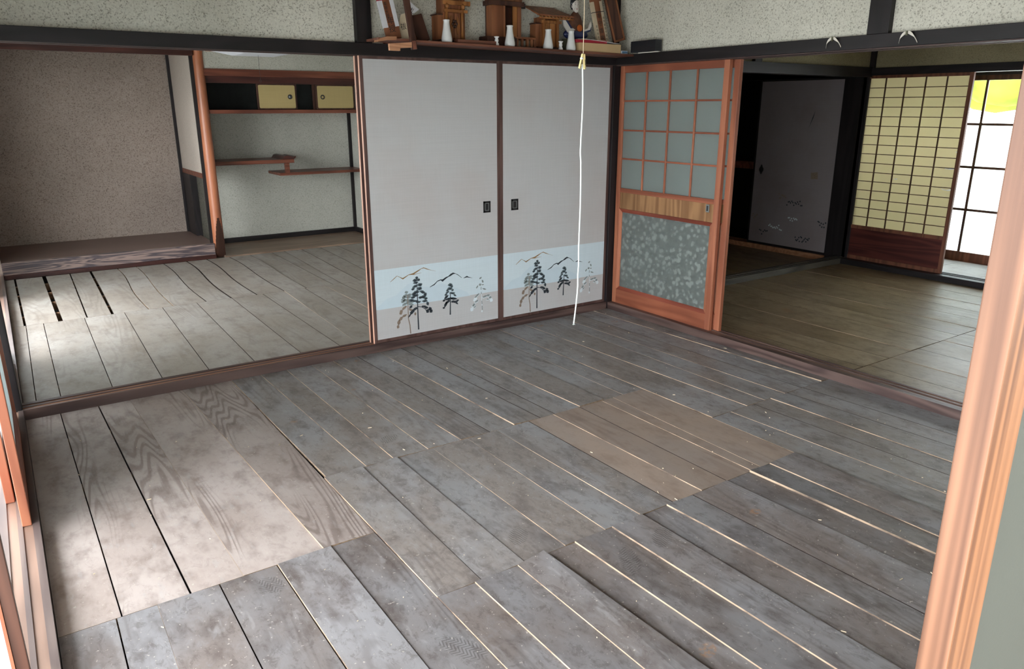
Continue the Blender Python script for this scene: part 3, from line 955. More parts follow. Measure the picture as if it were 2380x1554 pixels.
# upper cabinet of the shelf alcove
cb = thing('wall_cabinet', 'long wall cabinet with ochre sliding doors over the staggered shelves', 'cabinet', (-1.0, 4.2, 1.44))
MB().box(-1.93, -0.112, 3.90, 4.65, 1.445, 1.482).build('bottom_board', M['red_wood'], cb, 0.002)
MB().box(-1.93, -0.112, 3.87, 3.93, 1.805, 1.872).build('top_rail', M['red_wood'], cb, 0.002)
MB().box(-1.93, -0.112, 3.915, 3.985, 1.740, 1.805).build('lintel', M['dark_red_wood'], cb)
MB().box(-1.93, -0.112, 4.55, 4.65, 1.482, 1.80).build('back_panel', M['dark_inside'], cb)
MB().box(-1.93, -0.112, 3.985, 4.55, 1.79, 1.805).build('inner_ceiling', M['dark_inside'], cb)


def small_door(x0, x1, y, pull_x, chrome):
    d = MB().box(x0, x1, y, y + 0.018, 1.484, 1.740).build('door', M['shrine_dark'], cb, 0.001)
    # rounded paper field
    pts = []
    r, a0, a1, c0, c1 = 0.014, x0 + 0.018, x1 - 0.018, 1.497, 1.728
    for cx, cz, s0 in ((a1 - r, c0 + r, -90), (a1 - r, c1 - r, 0), (a0 + r, c1 - r, 90), (a0 + r, c0 + r, 180)):
        for k in range(6):
            t = R(s0 + 90 * k / 5)
            pts.append((cx + r * math.cos(t), cz + r * math.sin(t)))
    MB().prism(pts, 0.0025, 'y', y - 0.0025).build('paper', M['small_door_paper'], d)
    q = MB()
    rot = Matrix.Rotation(R(90), 4, 'X')
    q.lathe([(0.024, 0.0), (0.024, 0.004), (0.016, 0.004), (0.015, 0.001)], pull_x, y - 0.003, 1.612, 20, 0, rot)
    q.lathe([(0.014, 0.0), (0.014, 0.002)], pull_x, y - 0.0035, 1.612, 16, 1, rot)
    q.build('round_pull', [M['black_metal'], M[chrome]], d)


small_door(-1.405, -0.985, 3.945, -1.06, 'dull_metal')
small_door(-0.775, -0.33, 3.945, -0.70, 'small_door_paper')
MB().box(-0.800, -0.779, 3.965, 3.985, 1.484, 1.740).build('stile', M['shrine_dark'], cb)
w = MB(); w.box(-1.93, -0.112, 3.89, 3.93, 1.872, 2.5)
struct('wall_back', w, M['plaster_alcove'], 'pale green plaster above the wall cabinet', 'wall')

# staggered shelves
cg = thing('staggered_shelves', 'two dark staggered wall shelves joined by a short strut', 'shelf', (-1.0, 4.45, 0.77))
MB().box(-1.98, -0.985, 4.20, 4.65, 0.912, 0.952).build('upper_board', M['red_wood'], cg, 0.002)
MB().box(-1.15, -0.112, 4.22, 4.65, 0.775, 0.805).build('lower_board', M['red_wood'], cg, 0.002)
MB().box(-1.075, -1.030, 4.235, 4.285, 0.805, 0.912).build('strut', M['red_wood'], cg, 0.002)
prof = [(-1.115, 0.952), (-0.985, 0.952), (-0.965, 0.962), (-0.955, 0.985), (-0.968, 0.982), (-0.985, 0.972), (-1.02, 0.985), (-1.06, 0.992), (-1.09, 0.985)]
MB().prism(prof, 0.40, 'y', 4.21).build('curled_end', M['dark_red_wood'], cg, 0.002)

# ------------------------------------------------------------------ printed sliding doors (fusuma)
PR = dict(
  A=[(0.317,0.392,0.0096,0.0078,0),(0.303,0.376,0.014,0.009,0),(0.329,0.377,0.0105,0.008,0),(0.308,0.36,0.016,0.0066,0),(0.338,0.343,0.016,0.0096,0),(0.303,0.337,0.018,0.0075,15),(0.287,0.321,0.0115,0.0075,20),(0.335,0.318,0.016,0.0105,0),(0.313,0.298,0.017,0.009,0),(0.294,0.29,0.018,0.009,25),(0.355,0.292,0.02,0.0084,-25),(0.374,0.273,0.011,0.012,0),(0.303,0.276,0.02,0.0084,0),(0.34,0.257,0.014,0.0075,0),(0.36,0.258,0.016,0.009,0),(0.378,0.245,0.012,0.0075,0),(0.284,0.265,0.014,0.0075,0),(0.299,0.239,0.025,0.006,-10),(0.323,0.229,0.018,0.0054,0),(0.37,0.229,0.018,0.0075,0),(0.39,0.209,0.009,0.0126,20),(0.272,0.247,0.016,0.0086,0)],
  Ad=[(0.267,0.204,0.0124,0.008,30),(0.299,0.186,0.016,0.009,20),(0.276,0.169,0.02,0.011,40),(0.257,0.148,0.018,0.0046,50),(0.362,0.193,0.0176,0.0065,-10),(0.38,0.182,0.0145,0.0080,-15),(0.407,0.169,0.0120,0.0130,20),(0.414,0.153,0.0120,0.0116,0),(0.388,0.157,0.011,0.0132,15)],
  B=[(0.239,0.305,0.011,0.0078,0),(0.26,0.285,0.0125,0.0080,0),(0.231,0.284,0.0146,0.0080,10),(0.22,0.274,0.0125,0.0072,0),(0.252,0.271,0.017,0.0072,0),(0.215,0.26,0.0125,0.0080,0),(0.238,0.252,0.0220,0.0080,0),(0.211,0.246,0.011,0.0078,0),(0.228,0.23,0.0220,0.0075,20),(0.268,0.237,0.021,0.0076,0),(0.268,0.221,0.0185,0.0065,-15)],
  Bb=[(0.22,0.204,0.0205,0.0078,35),(0.195,0.178,0.011,0.017,-20),(0.218,0.151,0.0180,0.0076,20),(0.192,0.135,0.017,0.0096,40),(0.176,0.112,0.0105,0.0170,-12),(0.169,0.084,0.0095,0.0112,0),(0.266,0.184,0.0175,0.007,-30),(0.297,0.152,0.0075,0.010,0)],
  C=[(0.565,0.312,0.0175,0.0114,0),(0.577,0.301,0.0105,0.0084,0),(0.562,0.287,0.021,0.0105,0),(0.545,0.279,0.0135,0.0075,30),(0.582,0.274,0.0105,0.0075,0),(0.543,0.264,0.0156,0.0065,20),(0.531,0.25,0.0126,0.0075,30),(0.579,0.253,0.024,0.0084,-10),(0.599,0.236,0.0135,0.0065,-30),(0.533,0.232,0.0186,0.0084,35),(0.515,0.211,0.0108,0.0072,20),(0.554,0.217,0.0326,0.0078,5),(0.59,0.213,0.0246,0.0076,-10),(0.62,0.197,0.0108,0.0054,0),(0.541,0.196,0.0216,0.0084,30),(0.527,0.182,0.009,0.020,-30),(0.512,0.16,0.009,0.0066,0),(0.595,0.191,0.0276,0.0084,-10),(0.613,0.177,0.0126,0.0046,-30)],
  D=[(0.805,0.328,0.0126,0.0066,30),(0.822,0.303,0.0078,0.0128,25),(0.801,0.282,0.012,0.0096,0),(0.823,0.279,0.0108,0.0045,0),(0.777,0.269,0.0144,0.006,50),(0.835,0.247,0.0186,0.0058,-20),(0.775,0.208,0.0276,0.0066,35),(0.838,0.193,0.0216,0.0072,10),(0.866,0.197,0.0168,0.0084,0),(0.882,0.18,0.0132,0.0096,0),(0.863,0.17,0.0126,0.0048,0),(0.771,0.168,0.0186,0.0066,25),(0.747,0.145,0.0156,0.0092,40),(0.756,0.13,0.0126,0.0048,40)],
  Dw=[(0.892,0.159,0.0126,0.012,0),(0.76,0.183,0.018,0.010,35),(0.732,0.116,0.0126,0.0138,0),(0.814,0.091,0.006,0.0072,0)],
  tA=[(0.317,0.397),(0.317,0.344),(0.317,0.277),(0.316,0.21),(0.316,0.125),(0.317,0.041)],
  arm=[(0.318,0.198),(0.347,0.191),(0.368,0.177),(0.384,0.154)],
  tB=[(0.247,0.29),(0.246,0.23),(0.246,0.17),(0.246,0.126),(0.255,0.08),(0.258,0.023)],
  tC=[(0.564,0.249),(0.563,0.196),(0.561,0.142),(0.56,0.105)],
  tD=[[(0.809,0.265),(0.808,0.246)],[(0.81,0.23),(0.811,0.215)],[(0.813,0.166),(0.815,0.142)],[(0.815,0.131),(0.817,0.1)]],
  tDw=[(0.811,0.215),(0.812,0.17),(0.815,0.131)],
  gold=[(0.129,0.388),(0.156,0.408),(0.177,0.422),(0.195,0.413),(0.217,0.402),(0.237,0.41),(0.259,0.419),(0.295,0.426),(0.324,0.438),(0.353,0.449),(0.37,0.454),(0.39,0.445),(0.426,0.429),(0.457,0.419)],
  gold2=[(0.273,0.417),(0.294,0.418),(0.323,0.419),(0.352,0.421)],
  dark=[(0.411,0.318),(0.445,0.334),(0.469,0.352),(0.493,0.358),(0.507,0.356),(0.534,0.369),(0.552,0.373),(0.57,0.386),(0.589,0.393),(0.606,0.386),(0.627,0.375),(0.655,0.351)],
  dark2=[(0.67,0.346),(0.697,0.357),(0.712,0.347),(0.739,0.338)])


def blobs(mb, L, x0, z0, y, shrink=1.0, m=0, lobes=9):
    """needle clusters: small scalloped clumps"""
    rnd = random.Random(len(L) * 31 + int(L[0][0] * 1000))
    for cx, cz, rx, rz, rot in L:
        ca, sa = math.cos(R(rot)), math.sin(R(rot))
        n = 27
        pts = []
        ph = rnd.uniform(0, 6)
        for k in range(n):
            t = 2 * math.pi * k / n
            q = 1 + 0.13 * math.sin(lobes * t + ph) + 0.08 * math.sin(4 * t + ph * 2)
            u_, v_ = rx * q * math.cos(t) * shrink, rz * q * math.sin(t) * shrink
            pts.append((x0 + cx + u_ * ca - v_ * sa, z0 + cz + u_ * sa + v_ * ca))
        mb.prism(pts, 0.0004, 'y', y, m)


def ribbon(mb, L, w0, w1, x0, z0, y, m=0, below=False):
    n = len(L)
    up, dn = [], []
    for i, (px, pz) in enumerate(L):
        a = L[max(0, i - 1)]
        b = L[min(n - 1, i + 1)]
        d = Vector((b[0] - a[0], b[1] - a[1]))
        d.normalize()
        nr = Vector((-d.y, d.x))
        wd = (w0 + (w1 - w0) * i / (n - 1)) / 2
        if below:
            wd = w0 * math.sin(math.pi * (0.08 + 0.84 * i / (n - 1))) * (0.65 + 0.35 * math.sin(i * 1.9))
            up.append((x0 + px, z0 + pz))
            dn.append((x0 + px + 0.001, z0 + pz - max(0.0012, wd)))
        else:
            up.append((x0 + px + nr.x * wd, z0 + pz + nr.y * wd))
            dn.append((x0 + px - nr.x * wd, z0 + pz - nr.y * wd))
    for i in range(n - 1):
        mb.prism([up[i], dn[i], dn[i + 1], up[i + 1]], 0.0004, 'y', y, m)


def fusuma(n, x0, y0, label, prints, z0=0.0505, pull=None, cut_edge=None):
    """x0: left edge, y0: front face"""
    wd, hd, th = 0.970, 1.7455, 0.021
    o = thing('door_%d' % n, label, 'sliding door', (x0 + wd / 2, y0 + th / 2, z0), None, 'structure')
    fw = 0.022
    z1 = z0 + hd
    MB().box(x0 + fw, x0 + wd - fw, y0 + 0.003, y0 + th - 0.003, z0 + fw, z1 - fw).build('paper_panel', M['fusuma'], o, 0, (x0 + wd / 2, y0, z0 + 0.8))
    for a, b in ((x0, x0 + fw), (x0 + wd - fw, x0 + wd)):
        mb = MB()
        mb.box(a, b, y0, y0 + th, z0, z1)
        if cut_edge and a == x0:
            mb.m[4] = 1
        mb.build('stile', [M['fusuma_frame'], M['fusuma_edge']], o, 0.0015)
    for a, b in ((z0, z0 + fw), (z1 - fw, z1)):
        MB().box(x0 + fw, x0 + wd - fw, y0, y0 + th, a, b).build('rail', M['fusuma_frame'], o, 0.0015)
    if prints:
        y = y0 + 0.0026
        # band of pale blue paper printed across the door
        bd = MB().box(x0 + fw, x0 + wd - fw, y, y0 + 0.003, 0.2735, 0.5275).build('blue_band', M['band'], o)
        hill = [(0.03, 0.22), (0.03, 0.235), (0.1, 0.285), (0.17, 0.30), (0.20, 0.325), (0.25, 0.36), (0.29, 0.37), (0.36, 0.33), (0.42, 0.32), (0.50, 0.335), (0.56, 0.31), (0.62, 0.285), (0.70, 0.245), (0.72, 0.22)]
        MB().prism([(x0 + a, z0 + b) for a, b in hill], 0.0003, 'y', y - 0.0003).build('hill_print', M['hill_blue'], bd)
        k = y - 0.0008
        p = MB()
        ribbon(p, PR['gold'], 0.0105, 0.004, x0, z0 + 0.004, k, 0, True)
        ribbon(p, PR['gold2'], 0.005, 0.002, x0, z0 + 0.004, k, 0, True)
        p.build('gold_mountain_print', M['ink_gold'], o)
        p = MB()
        ribbon(p, PR['dark'], 0.017, 0.004, x0, z0 + 0.004, k, 0, True)
        ribbon(p, PR['dark2'], 0.012, 0.004, x0, z0 + 0.004, k, 0, True)
        p.build('grey_mountain_print', M['ink'], o)
        z0p = z0 + 0.004
        p = MB()
        blobs(p, PR['B'], x0, z0p, k, 1.12, 0)
        blobs(p, PR['Bb'], x0, z0p, k - 0.0001, 1.0, 1, 12)
        ribbon(p, PR['tB'], 0.004, 0.0075, x0, z0p, k - 0.0002, 1)
        p.build('bronze_pine_print', [M['ink_pale'], M['ink_brown']], o)
        p = MB()
        blobs(p, PR['A'], x0, z0p, k - 0.0005, 1.12, 1)
        blobs(p, PR['A'], x0 + 0.001, z0p - 0.002, k - 0.0007, 0.72, 0)
        blobs(p, PR['Ad'], x0, z0p, k - 0.0006, 1.0, 0)
        ribbon(p, PR['tA'], 0.003, 0.0095, x0, z0p, k - 0.0008, 0)
        ribbon(p, PR['arm'], 0.005, 0.004, x0, z0p, k - 0.0006, 0)
        p.build('tall_pine_print', [M['ink'], M['ink_green']], o)
        p = MB()
        blobs(p, PR['C'][:9], x0, z0p, k, 0.95, 1)
        blobs(p, PR['C'][:9], x0 + 0.001, z0p - 0.002, k - 0.0002, 0.5, 0)
        blobs(p, PR['C'][9:], x0, z0p, k - 0.0001, 1.0, 0)
        ribbon(p, PR['tC'], 0.005, 0.010, x0, z0p, k - 0.0003, 0)
        p.build('dark_pine_print', [M['ink'], M['ink_green']], o)
        p = MB()
        blobs(p, PR['Dw'], x0, z0p, k + 0.0001, 1.0, 1)
        blobs(p, PR['D'], x0 - 0.001, z0p - 0.003, k, 1.05, 1)
        blobs(p, PR['D'], x0, z0p, k - 0.0002, 0.85, 0)
        for t_ in PR['tD']:
            ribbon(p, t_, 0.0045, 0.0055, x0, z0p, k - 0.0002, 0)
        ribbon(p, PR['tDw'], 0.004, 0.005, x0, z0p, k - 0.0001, 1)
        p.build('snowy_pine_print', [M['ink_pale'], M['ink_white']], o)
    if pull is not None:
        a, b, c0, c1 = pull[0], pull[1], 0.826, 0.902
        q = MB()
        t_ = 0.013
        q.box(a, a + t_, y0 + 0.0005, y0 + 0.003, c0, c1)
        q.box(b - t_, b, y0 + 0.0005, y0 + 0.003, c0, c1)
        q.box(a, b, y0 + 0.0005, y0 + 0.003, c0, c0 + t_)
        q.box(a, b, y0 + 0.0005, y0 + 0.003, c1 - t_, c1)
        h = q.build('pull', M['black_metal'], o, 0.0008)
        q = MB()
        for u0, u1, v0, v1 in ((a + t_, a + t_ + 0.003, c0 + t_, c1 - t_), (b - t_ - 0.003, b - t_, c0 + t_, c1 - t_), (a + t_, b - t_, c0 + t_, c0 + t_ + 0.003), (a + t_, b - t_, c1 - t_ - 0.003, c1 - t_)):
            q.box(u0, u1, y0 - 0.0002, y0 + 0.003, v0, v1)
        q.box(a + t_, b - t_, y0 + 0.0022, y0 + 0.0028, c0 + t_, c1 - t_, 1)
        q.build('pull_rim', [M['dull_metal'], M['black_metal']], h)
    return o


fusuma(1, -1.954, 0.022, 'left of the two front grey sliding doors printed with pines and mountains', True, pull=(-1.119, -1.062), cut_edge=True)
fusuma(2, -0.983, 0.022, 'right grey sliding door printed with pines, beside the glass door', True, pull=(-0.893, -0.834))
fusuma(3, -1.962, 0.064, 'sliding door pushed behind the left printed door, only its pale edge showing', False, cut_edge=True)

# ------------------------------------------------------------------ orange glass doors
def glass_door(name, label, L, leafy=True, mats=('door_z', 'door_y'), kind='structure'):
    """built with its width along +y from 0 to L, thickness along +x from 0 to 0.03, foot at z = 0"""
    o = thing(name, label, 'glass door', (0, 0, 0), None, kind)
    T = 0.030
    mz, my = M[mats[0]], M[mats[1]]
    H = 1.738
    sw = 0.042
    for a, b in ((0, sw), (L - sw, L)):
        MB().box(0, T, a, b, 0, H).build('stile', mz, o, 0.0025)
    def rail(z0, z1, nm='rail', mm=None, x0=0.001, x1=T - 0.001):
        return MB().box(x0, x1, sw, L - sw, z0, z1).build(nm, mm or my, o, 0.002)
    rail(0.0, 0.110, 'bottom_rail')
    rail(0.850, 0.882, 'middle_rail')
    rail(1.690, H, 'top_rail')
    rail(0.730, 0.850, 'veneer_panel', M['door_panel'], 0.006, T - 0.006)
    # sloped beads round the lower pane
    bw = 0.026
    z0, z1, y0, y1 = 0.110, 0.730, sw, L - sw
    for (p, q, r_, s_) in (((y0, z0), (y1, z0), (y1 - bw, z0 + bw), (y0 + bw, z0 + bw)),
                           ((y1, z0), (y1, z1), (y1 - bw, z1 - bw), (y1 - bw, z0 + bw)),
                           ((y1, z1), (y0, z1), (y0 + bw, z1 - bw), (y1 - bw, z1 - bw)),
                           ((y0, z1), (y0, z0), (y0 + bw, z0 + bw), (y0 + bw, z1 - bw))):
        horiz = p[1] == q[1]
        b = MB()
        vs = []
        for sx in (0, 1):
            outer = 0.0015 if sx == 0 else T - 0.0015
            inner = 0.010 if sx == 0 else T - 0.010
            vs += [(outer, *p), (outer, *q), (inner, *r_), (inner, *s_)]
        b.add(vs, [(0, 1, 2, 3), (7, 6, 5, 4), (0, 4, 5, 1), (1, 5, 6, 2), (2, 6, 7, 3), (3, 7, 4, 0)], 0)
        b.build('bead', M['door_bead'] if horiz else mz, o)
    MB().box(0.013, 0.017, y0 + bw - 0.004, y1 - bw + 0.004, z0 + bw - 0.004, z1 - bw + 0.004).build('lower_pane', M['leaf_glass'] if leafy else M['glass'], o)
    ys = [sw, 0.267 / 0.985 * L, 0.488 / 0.985 * L, 0.727 / 0.985 * L, L - sw]
    zs = [0.882, 1.094, 1.296, 1.499, 1.690]
    for y in ys[1:-1]:
        MB().box(0.002, 0.011, y - 0.007, y + 0.007, 0.882, 1.690).build('mullion', mz, o, 0.0015)
    for z in zs[1:-1]:
        MB().box(0.004, 0.011, sw, L - sw, z - 0.006, z + 0.006).build('glazing_bar', my, o, 0.001)
    for i in range(4):
        for j in range(4):
            MB().box(0.0115, 0.0145, ys[i], ys[i + 1], zs[j], zs[j + 1]).build('pane', M['glass'], o)
    pl = MB().box(-0.001, 0.004, L - 0.105, L - 0.077, 0.795, 0.845).build('finger_pull', M['dull_metal'], o, 0.001)
    MB().box(-0.0012, 0.001, L - 0.098, L - 0.084, 0.803, 0.837).build('pull_well', M['black_metal'], pl)
    return o


gd = glass_door('door_4', 'orange-framed glass door with a lattice top and leaf-patterned lower pane', 0.985)
# mirror so that the width runs towards the camera (-y): turn about z and shift
gd.rotation_euler = (0, 0, math.pi)
gd.location = (0.075, 0.0, 0.0485)


def place_door(loc, rz, label):
    return dup(gd, loc, label, None, rz)


# the leaf faces: after a half turn the built front (x = 0) looks into the far room, so the finished door is turned round once more
gd.rotation_euler = (0, 0, 0)
gd.location = (0.043, -0.985, 0.0485)
for ch in list(gd.children):      # width must run from the corner post towards the camera
    me = ch.data
    me.transform(Matrix.Scale(-1, 4, Vector((0, 1, 0))))
    me.transform(Matrix.Translation((0, 0.985, 0)))
    me.flip_normals()
    for g in ch.children:
        g.data.transform(Matrix.Scale(-1, 4, Vector((0, 1, 0))))
        g.data.transform(Matrix.Translation((0, 0.985, 0)))
        g.data.flip_normals()
place_door((0.087, -1.030, 0.0485), 0, 'second orange glass door slid behind the first, only its stile showing').name = 'door_5'
place_door((-3.893, -0.29, 0.0500), math.pi, 'orange-brown glass door slid back along the left threshold').name = 'door_6'
place_door((-3.938, -0.06, 0.0500), math.pi, 'outer glass door stacked behind the left orange-brown one').name = 'door_7'
for o_ in bpy.data.objects:
    if o_.name in ('door_6', 'door_7'):
        pass
# left doors of the back room
place_door((-3.893, 0.12 + 0.985, 0.0500), math.pi, 'glass door closing the left side of the back room near the post').name = 'door_8'
place_door((-3.938, 2.84 + 0.985, 0.0500), math.pi, 'glass door at the left end of the display alcove, closed to dim the back room').name = 'door_9'  # closed here to cut the daylight reaching the alcove
# doors of the near doorway (width along x)
nd = thing('door_10', 'near glass door whose bright cedar stile fills the right edge', 'glass door', (-2.67, -3.987, 0.05), None, 'structure')
b = MB()
b.box(-3.154, -3.101, -4.000, -3.973, 0.05, 1.79)
b.m[4] = 1
b.build('stile', [M['stile_near2'], M['stile_near']], nd, 0.0015)
MB().box(-2.242, -2.189, -4.000, -3.973, 0.05, 1.79).build('stile', M['stile_near2'], nd, 0.0015)
for z0, z1 in ((0.05, 0.16), (0.72, 0.80), (1.74, 1.79)):
    MB().box(-3.101, -2.242, -3.999, -3.974, z0, z1).build('rail', M['door_y'], nd, 0.0015)
for x0, x1 in ((-3.101, -3.081), (-2.262, -2.242)):
    for k in range(3):
        MB().box(x0 + 0.0067 * k, x0 + 0.0067 * k + 0.0060, -3.996 + 0.003 * (k if x0 < -3 else 2 - k), -3.978, 0.80, 1.74).build('bead', M['stile_bead'], nd, 0.001)
MB().box(-3.081, -2.262, -3.988, -3.984, 0.80, 1.74).build('upper_pane', M['glass_dark'], nd)
MB().box(-3.101, -2.242, -3.988, -3.984, 0.16, 0.72).build('lower_pane', M['leaf_glass'], nd)
nd.rotation_euler = (0, R(-1.0), 0)
nd.location.x += 0.0166
nd.location.z += 0.009
place_door((-1.19, -3.960, 0.0500), math.pi / 2, 'glass door of the near doorway hidden behind the bright stile').name = 'door_11'
place_door((-0.20, -3.960, 0.0500), math.pi / 2, 'last glass door of the near doorway beside the right post').name = 'door_12'

# ------------------------------------------------------------------ east room: shoji, window, closet, walls
sj = thing('door_13', 'yellowed paper shoji screen with torn panes and a dark kickboard', 'shoji screen', (3.2, -0.44, 0.045), None, 'structure')
ya, yb_ = 0.060, -0.935
MB().box(3.200, 3.228, ya - 0.034, ya, 0.045, 1.79).build('stile', M['shoji_frame'], sj, 0.002)
MB().box(3.200, 3.228, yb_, yb_ + 0.034, 0.045, 1.79).build('stile', M['shoji_frame'], sj, 0.002)
for z0, z1, nm in ((0.045, 0.085, 'bottom_rail'), (0.352, 0.385, 'middle_rail'), (1.763, 1.79, 'top_rail')):
    MB().box(3.201, 3.227, yb_ + 0.034, ya - 0.034, z0, z1).build(nm, M['shoji_frame'], sj, 0.002)
MB().box(3.208, 3.218, yb_ + 0.034, ya - 0.034, 0.085, 0.352).build('kickboard', M['shoji_board'], sj)
y0, y1, z0, z1 = yb_ + 0.034, ya - 0.034, 0.385, 1.763
for i in range(1, 5):
    y = y0 + (y1 - y0) * i / 5
    MB().box(3.203, 3.217, y - 0.004, y + 0.004, z0, z1).build('vertical_bar', M['brown_dark'], sj)
for j in range(1, 16):
    z = z0 + (z1 - z0) * j / 16
    MB().box(3.205, 3.216, y0, y1, z - 0.0032, z + 0.0032).build('horizontal_bar', M['brown_dark'], sj)
torn = {(0, 5), (0, 7), (2, 4)}
proto = {}
for i in range(5):
    for j in range(16):
        a, b = y0 + (y1 - y0) * i / 5, y0 + (y1 - y0) * (i + 1) / 5
        c, d = z0 + (z1 - z0) * j / 16, z0 + (z1 - z0) * (j + 1) / 16
        o = MB().box(3.2172, 3.2180, a, b, c, d).build('paper_pane', M['shoji_paper'], sj, 0, (3.2176, (a + b) / 2, (c + d) / 2))
for cy, cz, wd, nm in ((-0.86, 0.985, 0.055, 0), (-0.87, 0.80, 0.06, 1), (-0.38, 0.86, 0.02, 2), (-0.895, 1.13, 0.015, 3)):
    pts = [(cy - wd, cz), (cy - wd * 0.4, cz + 0.008), (cy + wd * 0.3, cz - 0.004), (cy + wd, cz + 0.006), (cy + wd * 0.8, cz - 0.007), (cy, cz - 0.012), (cy - wd * 0.7, cz - 0.006)]
    MB().prism(pts, 0.001, 'x', 3.2155).build('paper_tear', M['white_torn'], sj)
# a second screen pushed to the far side, outside the view, keeps the rest of the wall closed
w = MB(); w.box(3.215, 3.285, -4.0, 0.0, 1.856, 2.5)
struct('wall_right', w, M['plaster_dim'], 'grey-tan plaster above the shoji screen', 'wall')
w = MB(); w.box(0.10, 3.2, 0.02, 0.09, 1.862, 2.5)
struct('wall_back', w, M['plaster_dim'], 'tan plaster above the lintel of the unlit room', 'wall')
w = MB(); w.box(3.195, 3.23, -0.035, -0.006, 1.856, 2.5)
struct('trim_32', w, M['black_wood_z'], 'thin black strip in the upper corner above the shoji screen', 'trim')
w = MB(); w.box(0.10, 3.3, -4.05, -3.95, 0.0, 2.5)
struct('wall_front', w, M['plaster_dim'], 'tan plaster wall on the near side of the dim room', 'wall')
w = MB(); w.box(3.22, 3.30, -4.0, -2.05, 0.0, 1.80)
struct('wall_right', w, M['plaster_dim'], 'plaster beside the far window, behind the bright stile', 'wall')
# unlit room shell
w = MB(); w.box(0.06, 0.13, 0.118, 3.0, -0.05, 2.5)
struct('wall_left', w, M['plaster_dim'], 'dark plaster wall of the unlit room', 'wall')
w = MB(); w.box(0.06, 4.2, 2.95, 3.05, -0.05, 2.5)
struct('wall_back', w, M['shade_black'], 'far wall coloured near black for shadow in the unlit room', 'wall')
w = MB(); w.box(3.25, 3.32, 0.25, 2.95, 1.79, 2.5)
struct('wall_right', w, M['plaster_dim'], 'plaster over the dark closet doors', 'wall')
cl = thing('closet', 'deep dark closet with a bare middle shelf in the unlit room', 'closet', (3.7, 1.6, 0))
MB().box(3.40, 4.15, 0.25, 2.95, -0.02, 0.0).build('floor_board', M['shade_black'], cl)
MB().box(4.13, 4.16, 0.25, 2.95, 0.0, 2.2).build('back_panel', M['shade_black'], cl)
MB().box(3.40, 4.15, 0.22, 0.25, 0.0, 2.2).build('side_panel', M['shade_black'], cl)
MB().box(3.3, 4.15, 0.25, 2.95, 1.85, 1.87).build('ceiling_panel', M['shade_black'], cl)
MB().box(3.33, 4.13, 0.25, 2.95, 0.835, 0.915).build('middle_shelf', M['red_wood'], cl)
w = MB(); w.box(3.22, 3.40, 0.25, 2.95, -0.05, 0.022)
struct('trim_33', w, M['tablet_pale'], 'pale raw timber sill under the dark closet door', 'sill')
w = MB(); w.box(3.25, 3.36, 0.25, 2.95, 1.785, 1.86)
struct('trim_34', w, M['black_wood_y'], 'black lintel over the closet door', 'lintel')
cd = thing('door_14', 'old mauve sliding closet door with faded flower sprigs in the unlit room', 'sliding door', (3.27, 0.78, 0.022), None, 'structure')
MB().box(3.262, 3.280, 0.29, 1.27, 0.04, 1.77).build('paper_panel', M['fusuma_old'], cd)
for a, b in ((0.272, 0.292), (1.268, 1.288)):
    MB().box(3.258, 3.284, a, b, 0.022, 1.788).build('stile', M['black_wood_z'], cd)
for a, b in ((0.022, 0.044), (1.768, 1.788)):
    MB().box(3.258, 3.284, 0.292, 1.268, a, b).build('rail', M['black_wood_y'], cd)
pp = []
for k in range(24):
    t = 2 * math.pi * k / 24
    q = 1 + 0.16 * math.cos(4 * t)
    pp.append((1.180 + 0.024 * q * math.cos(t), 0.845 + 0.046 * q * math.sin(t)))
MB().prism(pp, 0.004, 'x', 3.259).build('pull', M['black_metal'], cd)
rnd = random.Random(3)
for cy, cz, nn, wd, mm in ((0.873, 0.582, 8, 0.05, 'ink_brown'), (0.712, 0.515, 14, 0.10, 'ink'), (1.213, 0.330, 6, 0.04, 'ink_brown'), (0.716, 0.334, 9, 0.06, 'ink_white'), (0.925, 0.233, 14, 0.09, 'ink_white'), (1.076, 0.156, 7, 0.06, 'ink'), (0.574, 0.144, 16, 0.09, 'ink'), (0.361, 0.332, 8, 0.05, 'ink')):
    p = MB()
    for k in range(nn):
        fx = cy + wd * (2 * (k + 0.5) / nn - 1)
        fz = cz + rnd.uniform(-0.028, 0.028)
        pts = []
        for j in range(10):
            t = 2 * math.pi * j / 10
            q = 0.011 if j % 2 else 0.006
            pts.append((fx + q * math.cos(t), fz + q * math.sin(t)))
        p.prism(pts, 0.0008, 'x', 3.2614)
    p.build('flower_sprig_print', M[mm], cd)
MB().prism([(0.47, 0.79), (0.55, 0.785), (0.555, 0.85), (0.475, 0.86)], 0.0006, 'x', 3.2615).build('stain_patch', M['ink_brown'], cd)
MB().prism([(0.64, 1.30), (0.60, 1.40), (0.585, 1.47), (0.61, 1.40)], 0.0006, 'x', 3.2615).build('tear_mark', M['ink'], cd)
